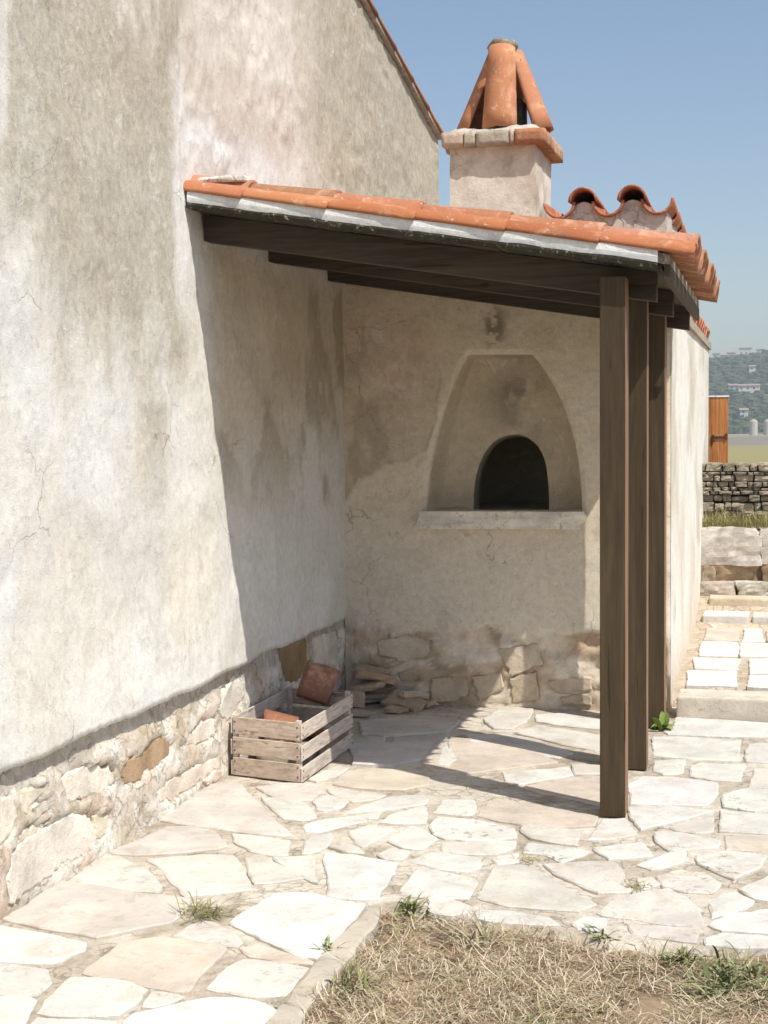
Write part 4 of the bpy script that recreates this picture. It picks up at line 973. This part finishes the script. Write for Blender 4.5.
# ================================================================== CRATE
A0 = hit(301, 783)[:2]; th = radians(4); ux = np.array([-cos(radians(12)), sin(radians(12))]); uy = np.array([sin(radians(-1.0)), cos(radians(-1.0))])
ux = np.array([-.973, .229]); uy = np.array([.012, 1.0])
crate = empty('crate', (A0[0], A0[1], 0), 'weathered slatted wooden crate against the house wall holding broken tiles', 'crate')
LW, LL, CH = .365, .80, .272
def cpt(u, v, z): return (ux[0]*u+uy[0]*v, ux[1]*u+uy[1]*v, z)
def cbox(name, u0, u1, v0, v1, z0, z1, m, bev=.0025, jit=.0012, sag=0):
    V, Fc = box(u0, u1, v0, v1, z0, z1, bev, jit)
    V = np.array([cpt(*p) for p in V]); Fc = [f[::-1] for f in Fc]
    c = V.mean(0); return ob(name, mesh(name, V-c, Fc, m), crate, tuple(c))
zz = [(.006, .088), (.100, .180), (.190, .272)]
for i, (z0, z1) in enumerate(zz):
    j = random.uniform(-.004, .004)
    cbox('slat', .002, LW-.002, -.009, 0, z0+j, z1+j, CRATEWOOD_X)              # near end
    cbox('slat', .002, LW-.002, LL, LL+.009, z0, z1-.004, CRATEWOOD_X)             # far end
for i, (z0, z1) in enumerate([(.004, .070), (.098, .168), (.196, .268)]):
    j = random.uniform(-.003, .003)
    cbox('slat', -.009, -.0005, -.008, LL+.008, z0+j, z1+j, CRATEWOOD)
    cbox('slat', LW, LW+.009, -.008, LL+.008, z0, z1, CRATEWOOD)
for (u, v) in ((.001, .001), (LW-.027, .001), (.001, LL-.027), (LW-.027, LL-.027)): cbox('corner_post', u, u+.026, v, v+.026, .0, .280, CRATEWOOD)
for k in range(3): cbox('bottom_slat', .028+.11*k, .028+.11*k+.095, .003, LL-.003, .008, .016, CRATEWOOD)
nails = []
for z0, z1 in zz:
    for u in (.014, LW-.014):
        for z in (z0+.02, z1-.02): V, Fc = box(u-.0035, u+.0035, -.0115, -.0085, z-.0035, z+.0035, .001); nails.append((np.array([cpt(*p) for p in V]), [f[::-1] for f in Fc]))
for z0, z1 in [(.004, .070), (.098, .168), (.196, .268)]:
    for v in (.012, LL-.014):
        for z in (z0+.018, z1-.018): V, Fc = box(-.0115, -.0085, v-.0035, v+.0035, z-.0035, z+.0035, .001); nails.append((np.array([cpt(*p) for p in V]), [f[::-1] for f in Fc]))
ob('nails', mesh('nails', *join(nails), METAL), crate)['kind'] = 'stuff'
# things in the crate
def shard(name, label, cat, c, dims, rot, col, k, group=None, m=None):
    V, Fc = rock(6, 5, 3, 60+k, .07, .06); V = V*np.array(dims)
    o = ob(name, mesh(name, V, Fc, m or CLAY, None, True), None, c, col); o.rotation_euler = rot; return tag(o, label, cat, group)
cc = lambda u, v, z: tuple(np.array([A0[0], A0[1], 0])+np.array(cpt(u, v, z)))
shard('brick', 'flat red brick leaning upright on the far end of the crate', 'brick', cc(.175, LL-.045, .315), (.17, .05, .19), (-.50, .30, .12), (.62, .62, .75, 0), 1)
shard('broken_tile', 'broken red tile lying sloped in the near half of the crate', 'broken tile', cc(.19, .22, .20), (.17, .15, .035), (.55, .25, .4), (.62, .55, .55, 0), 2)
shard('broken_tile', 'small brown tile shard behind the sloped one inside the crate', 'broken tile', cc(.13, .42, .14), (.13, .17, .03), (-.3, .5, .9), (.5, .45, .45, 0), 3)
shard('broken_tile', 'pinkish tile piece against the wall side slats of the crate', 'broken tile', cc(.28, .42, .12), (.14, .18, .03), (.1, -.7, .2), (.8, .7, .7, 0), 4)
shard('rubble_block', 'grey mortar lump at the bottom of the crate', 'rubble', cc(.18, .30, .06), (.26, .40, .08), (0, 0, .2), (.40, .34, .28, .5), 5, m=STONE)
# rubble in the corner
RB_ = [  # px of centre at its base, height z, dims, rot, colour, label
((372, 702), .035, (.30, .18, .05), .2, (.36, .31, .25), 'wide grey flat stone at the bottom of the rubble heap in the corner'),
((405, 708), .028, (.24, .15, .045), -.3, (.40, .35, .27), 'pale flat stone at the right front edge of the rubble heap'),
((385, 700), .080, (.22, .15, .04), .4, (.30, .27, .22), 'dark flat stone in the middle layer of the rubble heap'),
((365, 705), .105, (.20, .13, .035), -.1, (.33, .31, .28), 'bluish grey flat stone left of the middle of the rubble heap'),
((412, 706), .065, (.16, .09, .04), .7, (.50, .45, .36), 'small light wedge stone on the right of the rubble heap'),
((376, 703), .150, (.24, .14, .05), .15, (.50, .32, .17), 'ochre brown slab on top of the rubble heap'),
((372, 703), .195, (.19, .10, .04), -.15, (.34, .31, .27), 'grey slab resting on the ochre slab of the rubble heap'),
((396, 712), .014, (.12, .08, .028), 1.0, (.38, .33, .26), 'small loose stone lying in front of the rubble heap'),
((425, 707), .018, (.14, .09, .03), -.5, (.36, .30, .22), 'thin broken stone at the far right tip of the rubble heap'),
((360, 716), .016, (.13, .07, .03), .1, (.42, .38, .33), 'thin stone beside the back corner of the crate'),
((352, 709), .060, (.12, .12, .09), .6, (.30, .22, .19), 'dark reddish lump between crate and rubble heap'),
]
RB_ = [(p, z, d, r, tuple(lerp(c, (.55, .40, .28), .5)), lab) for p, z, d, r, c, lab in RB_]
for i, (p, z, d, r, c, lab) in enumerate(RB_):
    h_ = hit(*p); o = ob('rubble_stone', mesh('rubble_stone', rock(6, 5, 3, 80+i, .26, .38)[0]*np.array(d), rock(6, 5, 3, 80+i)[1], STONE, None, False), None, (h_[0], h_[1], z), (*c, .4))
    o.rotation_euler = (random.uniform(-.22, .22), random.uniform(-.22, .22), r); tag(o, lab, 'stone', 'rubble stones heaped in the corner')

# ================================================================== SIDE PATH
path = root_struct('path')
def blockz(x0, x1, y0, y1, z0, z1, m, col, name, parent, seed=0, amp=.006):
    V, Fc = box(x0, x1, y0, y1, z0, z1, .012, .004, 2); V = V+((np.stack([fbm(V[:, 0]*9, V[:, 1]*9, V[:, 2]*9, seed+q) for q in range(3)], 1))-.5)*amp*2
    c = V.mean(0); return ob(name, mesh(name, V-c, Fc, m, None, False), parent, tuple(c), col)
ZP_ = .115
Vb = []; xs = np.arange(-.62, 1.9, .05); ys = np.arange(8.62, 11.9, .05); X, Y = np.meshgrid(xs, ys, indexing='ij'); Zp = ZP_-.014+(fbm(X*7, Y*7, 0, 250)-.5)*.02
Zp += .09*sst(11.16, 11.18, Y) + .09*sst(11.46, 11.48, Y); Zp = np.where(Y < 8.66, -.03, Zp)
cb = lerp((.46, .37, .27), (.58, .50, .40), fbm(X*4, Y*4, 0, 251)); 
ob('path_bed', mesh('path_bed', np.c_[X.ravel(), Y.ravel(), Zp.ravel()], grid_faces(len(xs), len(ys)), MORTAR, cb.reshape(-1, 3), True), path)
h0 = hit(677, 697, 2, ZP_); h1 = hit(766, 700, 2, ZP_)
blockz(h0[0], 1.15*0+h0[0]+.56, h0[1], h0[1]+.27, -.02, ZP_, PAVER, (.60, .54, .46, .5), 'step', path, 1)
blockz(h0[0]+.575, h0[0]+1.3, h0[1]-.01, h0[1]+.27, -.02, ZP_, PAVER, (.62, .56, .48, .5), 'step', path, 2)
blockz(h0[0]+1.31, h0[0]+2.1, h0[1]-.01, h0[1]+.27, -.02, ZP_, PAVER, (.62, .56, .48, .5), 'step', path, 3)
GP = [[(240,668),(500,672),(505,748),(235,742)], [(268,602),(520,607),(505,664),(278,655)], [(557,607),(760,607),(760,680),(560,682)], [(557,692),(760,692),(770,765),(545,752)],
      [(312,518),(460,522),(500,525),(500,596),(303,590)], [(512,525),(760,528),(760,598),(512,596)], [(330,434),(508,437),(508,514),(322,512)], [(522,437),(637,434),(640,518),(520,518)], [(655,440),(780,440),(780,520),(655,518)]]
for i, P in enumerate(GP):
    wp = [hit(*p, 2, ZP_)[:2] for p in px(ZG, P)]; paver(wp, ZP_+.002, path, W3 if i != 6 else TN, .1, 700+i)
jitter_cells(.35, 1.8, 8.85, 11.1, .4, .36, lambda q: min(proj((p[0], p[1], .1))[0] for p in q) > 778, path, ZP_)
xa = hit(703, 618, 2, .2)[0]
for (x_, w_, y_, z_, c_) in ((-.50, .33, 11.17, .205, W3), (-.15, .30, 11.17, .205, W2), (.17, .4, 11.17, .205, W2), (.6, .4, 11.17, .205, W1), (1.02, .5, 11.17, .205, W1),
                             (-.47, .44, 11.47, .295, (.56, .47, .36)), (-.01, .36, 11.47, .295, (.50, .42, .33)), (.37, .5, 11.47, .295, W2), (.9, .6, 11.47, .295, W2)):
    blockz(x_, x_+w_, y_, y_+.27, z_-.12, z_, PAVER, (*c_, .4), 'step', path, int(x_*100) % 50)

# retaining wall of big rough stones
ret = empty('retaining_wall', (.6, 11.85, .2), 'low retaining wall of large rough stones at the top of the side path', 'wall')
cur = -.60
def course(root, y, z0, z1, widths, cols, dy=.24, x0=-.58, xmax=2.2, gap=.012, yj=.01):
    x = x0; i = 0
    while x < xmax:
        w_ = widths[i] if i < len(widths) else random.choice(widths)*random.uniform(.8, 1.2); c_ = cols[i % len(cols)]
        put_rock('stone', root, (x+w_/2, y+dy/2+random.uniform(-yj, yj), (z0+z1)/2+random.uniform(-.004, .004)), (w_+.005, dy, (z1-z0)+.03), (*jc(c_, .08), .35), 0, k='big'); x += w_; i += 1
course(ret, 11.80, .53, .79, [.47, .40, .5, .45], [(.60, .55, .49), (.64, .60, .52), (.58, .54, .48)], .30)
course(ret, 11.82, .36, .535, [.14, .35, .30, .36], [(.40, .32, .24), (.36, .265, .17), (.34, .24, .15)], .26)
course(ret, 11.74, .27, .375, [.30, .34, .28], [(.56, .48, .40), (.60, .54, .47)], .24)
Vb, Fb = box(-.6, 2.3, 11.90, 12.10, .1, .76, .01); ob('mortar_core', mesh('mortar_core', local(Vb, ret), Fb, MORTAR, np.tile((.34, .28, .21), (len(Vb), 1))), ret)
# terrace between the two walls
xs = np.arange(-.6, 2.4, .08); ys = np.arange(11.95, 12.5, .08); X, Y = np.meshgrid(xs, ys, indexing='ij')
tag(ob('terrace_ground', mesh('terrace_ground', np.c_[X.ravel(), Y.ravel(), (.79+(fbm(X*5, Y*5, 0, 260)-.5)*.03).ravel()], grid_faces(len(xs), len(ys)), LAND, np.tile((.30, .25, .14), (X.size, 1)), True)), kind='structure')
def terr(r, n):
    x = r.uniform(-.55, 2.2, n); y = r.uniform(11.98, 12.2, n); return np.c_[x, y, np.full(n, .785)+0*r.random(n)]
def terr_c(r, P): return lerp((.20, .20, .07), (.48, .42, .20), r.random(len(P)))
tag(ob('terrace_grass', blades(5200, terr, (.06, .20), (.003, .006), (.7, 1.5), terr_c, .5, 9)), 'rough yellow green grass growing along the foot of the dry stone wall', 'grass', kind='stuff')
dry = empty('dry_stone_wall', (.6, 12.35, .75), 'grey dry stone wall of small flat stones between the path and the field', 'wall')
z = .76; rr_ = random.Random(5)
while z < 1.29:
    hgt_ = rr_.choice([.025, .03, .038, .045, .055, .07]); hgt_ = min(hgt_, 1.325-z)
    x = -.58+rr_.uniform(-.08, 0)
    while x < 1.75:
        w_ = rr_.uniform(.05, .18)*(1.0 if hgt_ > .045 else .7)
        c_ = rr_.choice([(.38, .33, .25), (.46, .39, .30), (.30, .26, .20), (.40, .35, .28), (.50, .43, .34)])
        hh = hgt_*rr_.uniform(.82, .97)
        put_rock('stone', dry, (x+w_/2, 12.33+rr_.uniform(-.025, .025), z+hh/2+rr_.uniform(-.004, .004)), (w_-.006, .26, hh*rr_.uniform(.85, 1.1)), (*jc(c_, .1), .5)); x += w_
    z += hgt_
Vb, Fb = box(-.56, 1.8, 12.27, 12.42, .6, 1.27, .0); ob('mortar_core', mesh('mortar_core', local(Vb, dry), Fb, MORTAR, np.tile((.10, .08, .06), (len(Vb), 1))), dry)

# wooden shutter / gate leaf standing open at the far corner
YS = 13.3
s0 = hit(707, 396, 1, YS); s1 = hit(728.5, 396, 1, YS)
shut = empty('wooden_door', (s0[0], YS, .55), 'orange varnished wooden door leaf standing open at the far corner of the oven building', 'door')
wd_ = (s1[0]-s0[0])
for k in range(3):
    xa_ = -.06+k*(wd_+.06)/3; V, Fc = box(xa_, xa_+(wd_+.06)/3-.003, 0, .03, 0, s0[2]-.55-.012, .002); ob('plank', mesh('plank', V, Fc, SHUTTERWOOD), shut)
V, Fc = box(-.06, wd_+.004, -.006, .036, s0[2]-.55-.012, s0[2]-.55+.002, .002); ob('top_strip', mesh('top_strip', V, Fc, PLASTER, np.tile((.82, .8, .76), (len(V), 1))), shut)  # sunlit top edge of the door, put in as a near-white strip
hz = hit(715, 437, 1, YS)[2]-.55
V, Fc = join([box(.045, wd_-.012, -.012, -.001, hz-.010, hz+.008, .002), box(.045, .062, -.014, -.002, hz-.045, hz+.02, .002), box(wd_-.028, wd_-.008, -.014, -.002, hz-.02, hz+.03, .002)])
ob('latch', mesh('latch', V, Fc, METAL), shut)

# ================================================================== DISTANCE
def hills():
    az = np.linspace(radians(-30), radians(60), 260); rs = np.concatenate([np.linspace(700, 1500, 46), np.linspace(1600, 3000, 6)]); A, R_ = np.meshgrid(az, rs, indexing='ij')
    X = -np.sin(-A)*R_; X = np.sin(A)*R_; Y = np.cos(A)*R_
    t = sst(700, 1180, R_); top = 52+10*(fbm(A*5, 0, 0, 270)-.5)+4*np.sin(A*9)
    Z = -3.2 + top*t**.9 + (fbm(X*.02, Y*.02, 0, 271)-.5)*9*t + (fbm(X*.09, Y*.09, 0, 272)-.5)*3.0*t
    c = lerp((.035, .065, .03), (.11, .14, .055), sst(.35, .65, fbm(X*.03, Y*.03, 0, 273, 5))); c = lerp(c, (.20, .18, .11), sst(.6, .7, fbm(X*.012, Y*.02, 0, 274))*.7)
    return np.c_[X.ravel(), Y.ravel(), Z.ravel()], grid_faces(len(az), len(rs), True), c.reshape(-1, 3), (A, R_, Z)
HV, HF, HC, HG = hills()
tag(ob('hills', mesh('hills', HV, HF, LAND, HC, True)), kind='structure')
def hillz(x, y):
    a_ = atan2(x, y); r_ = np.hypot(x, y); i = int(np.clip((a_-radians(-30))/radians(90)*259, 0, 259)); rs = HG[1][0]; return float(np.interp(r_, rs, HG[2][i]))
# woods: many small crowns on the hill side, one mass
def woods():
    r = np.random.default_rng(12); V = []; Fc = []; C = []; n = 5200
    base, bf = rock(2, 2, 2, 3, .25, .9)
    for i in range(n):
        a_ = radians(r.uniform(-6, 14)); q = r.uniform(705, 1230)
        if vnoise(a_*120, q*.012, 0, 280) < .36: continue
        x, y = sin(a_)*q, cos(a_)*q; s_ = r.uniform(3, 6.5); b = len(V)*8 if False else sum(len(v) for v in V) if i < 0 else None
        v = base*np.array((s_, s_, s_*.8))*(1+.3*(r.random((len(base), 1))-.5)) + np.array((x, y, hillz(x, y)+s_*.25)); V.append(v); col = lerp((.03, .055, .025), (.09, .11, .045), r.random()); C.append(np.tile(col, (len(base), 1)))
    nb_ = len(base); 
    for k in range(len(V)): Fc += [[j+k*nb_ for j in f] for f in bf]
    return mesh('far_woods', np.vstack(V), Fc, LAND, np.vstack(C), False)
tag(ob('far_woods', woods()), 'distant green woods covering the hillside beyond the field', 'woods', kind='stuff')
def far_house(azpx, dist, wm, hm, label, group='small pale houses on the far hillside', roofc=(.34, .25, .19), wall=(.66, .64, .60), dz=0):
    d = hit(azpx, 430, 1, dist); x = d[0]; zg = hillz(x, dist)-.5+dz; zg += 3.2; o = empty('far_house', (x, dist, zg), label, 'house', group)
    V, Fc = box(-wm/2, wm/2, -4, 4, -5, hm, 0); ob('wall', mesh('wall', V, Fc, PLASTER, np.tile(wall, (len(V), 1))), o)
    V = np.array([(-wm/2-.4, -4.5, hm), (wm/2+.4, -4.5, hm), (wm/2+.4, 4.5, hm), (-wm/2-.4, 4.5, hm), (-wm/2-.4, 0, hm+1.0), (wm/2+.4, 0, hm+1.0)])
    Fq = [(0, 1, 5, 4), (2, 3, 4, 5), (1, 2, 5), (3, 0, 4), (3, 2, 1, 0)]; ob('roof', mesh('roof', V, Fq, PLASTER, np.tile(roofc, (6, 1))), o)
    for k in range(max(1, int(wm/4))):
        V, Fc = box(-wm/2+1.2+k*3.5, -wm/2+2.3+k*3.5, -4.06, -3.9, .5, 1.4, 0); ob('window', mesh('window', V, Fc, SOOT), o)
for q, (xp, dd, wm, hm, lab) in enumerate([(716, 1150, 5, 3, 'leftmost pale house on the ridge line of the far hill'), (731, 1140, 6, 3.5, 'second pale house from the left on the ridge line'),
        (745, 1145, 9, 4.5, 'widest white house on the ridge line of the far hill'), (760, 1150, 6, 3, 'rightmost pale house on the far ridge line'),
        (723, 1110, 4, 2.2, 'small pale house just below the ridge on the left'), (749, 900, 12, 2.5, 'long pale low house halfway up the far hill'), (733, 905, 5, 2.2, 'small reddish roofed house left of the long low house'),
        (744, 800, 4, 2, 'tiny bright white house near the foot of the hill'), (752, 990, 4, 2.2, 'lone pale house in the trees on the right of the far hill')]):
    far_house(xp, dd, wm, hm, lab)
for xp, lab in ((753.5, 'pale round silo at the edge of the field, left of the pair'), (768, 'pale round silo at the edge of the field, right of the pair')):
    d = hit(xp, 430, 1, 640); x = d[0]; o = empty('silo', (x, 640, -3.1), lab, 'silo', 'pale silos at the field edge'); n = 16
    V = []; rr2 = [(1.7, 0), (1.7, 5.6), (1.3, 6.2), (.3, 6.6), (.001, 6.6)]
    V = [(r*cos(2*pi*i/n), r*sin(2*pi*i/n), z) for r, z in rr2 for i in range(n)]; Fq = [(k*n+i, k*n+(i+1) % n, (k+1)*n+(i+1) % n, (k+1)*n+i) for k in range(4) for i in range(n)]
    V2 = np.array(V); ob('tank', mesh('tank', V2[:2*n], [f for f in Fq if max(f) < 2*n], PLASTER, np.tile((.50, .47, .42), (2*n, 1)), True), o)
    ob('roof', mesh('roof', V2[n:], [tuple(i-n for i in f) for f in Fq if min(f) >= n], PLASTER, np.tile((.42, .38, .33), (4*n, 1)), True), o)

# ------------------------------------------------------------------ haze
V, Fc = box(-1700, 1700, -300, 3100, -5, 72, 0)
hm_ = bpy.data.materials.new('air'); hm_.use_nodes = True; t_ = hm_.node_tree; t_.nodes.clear()
out = t_.nodes.new('ShaderNodeOutputMaterial'); pv = t_.nodes.new('ShaderNodeVolumePrincipled')
pv.inputs['Color'].default_value = (.86, .92, 1.0, 1); pv.inputs['Density'].default_value = 4.6e-4; pv.inputs['Anisotropy'].default_value = 0.1
t_.links.new(pv.outputs[0], out.inputs['Volume'])
tag(ob('haze', mesh('haze', V, Fc, hm_)), 'thin pale haze over the field and hills', 'haze', kind='stuff')
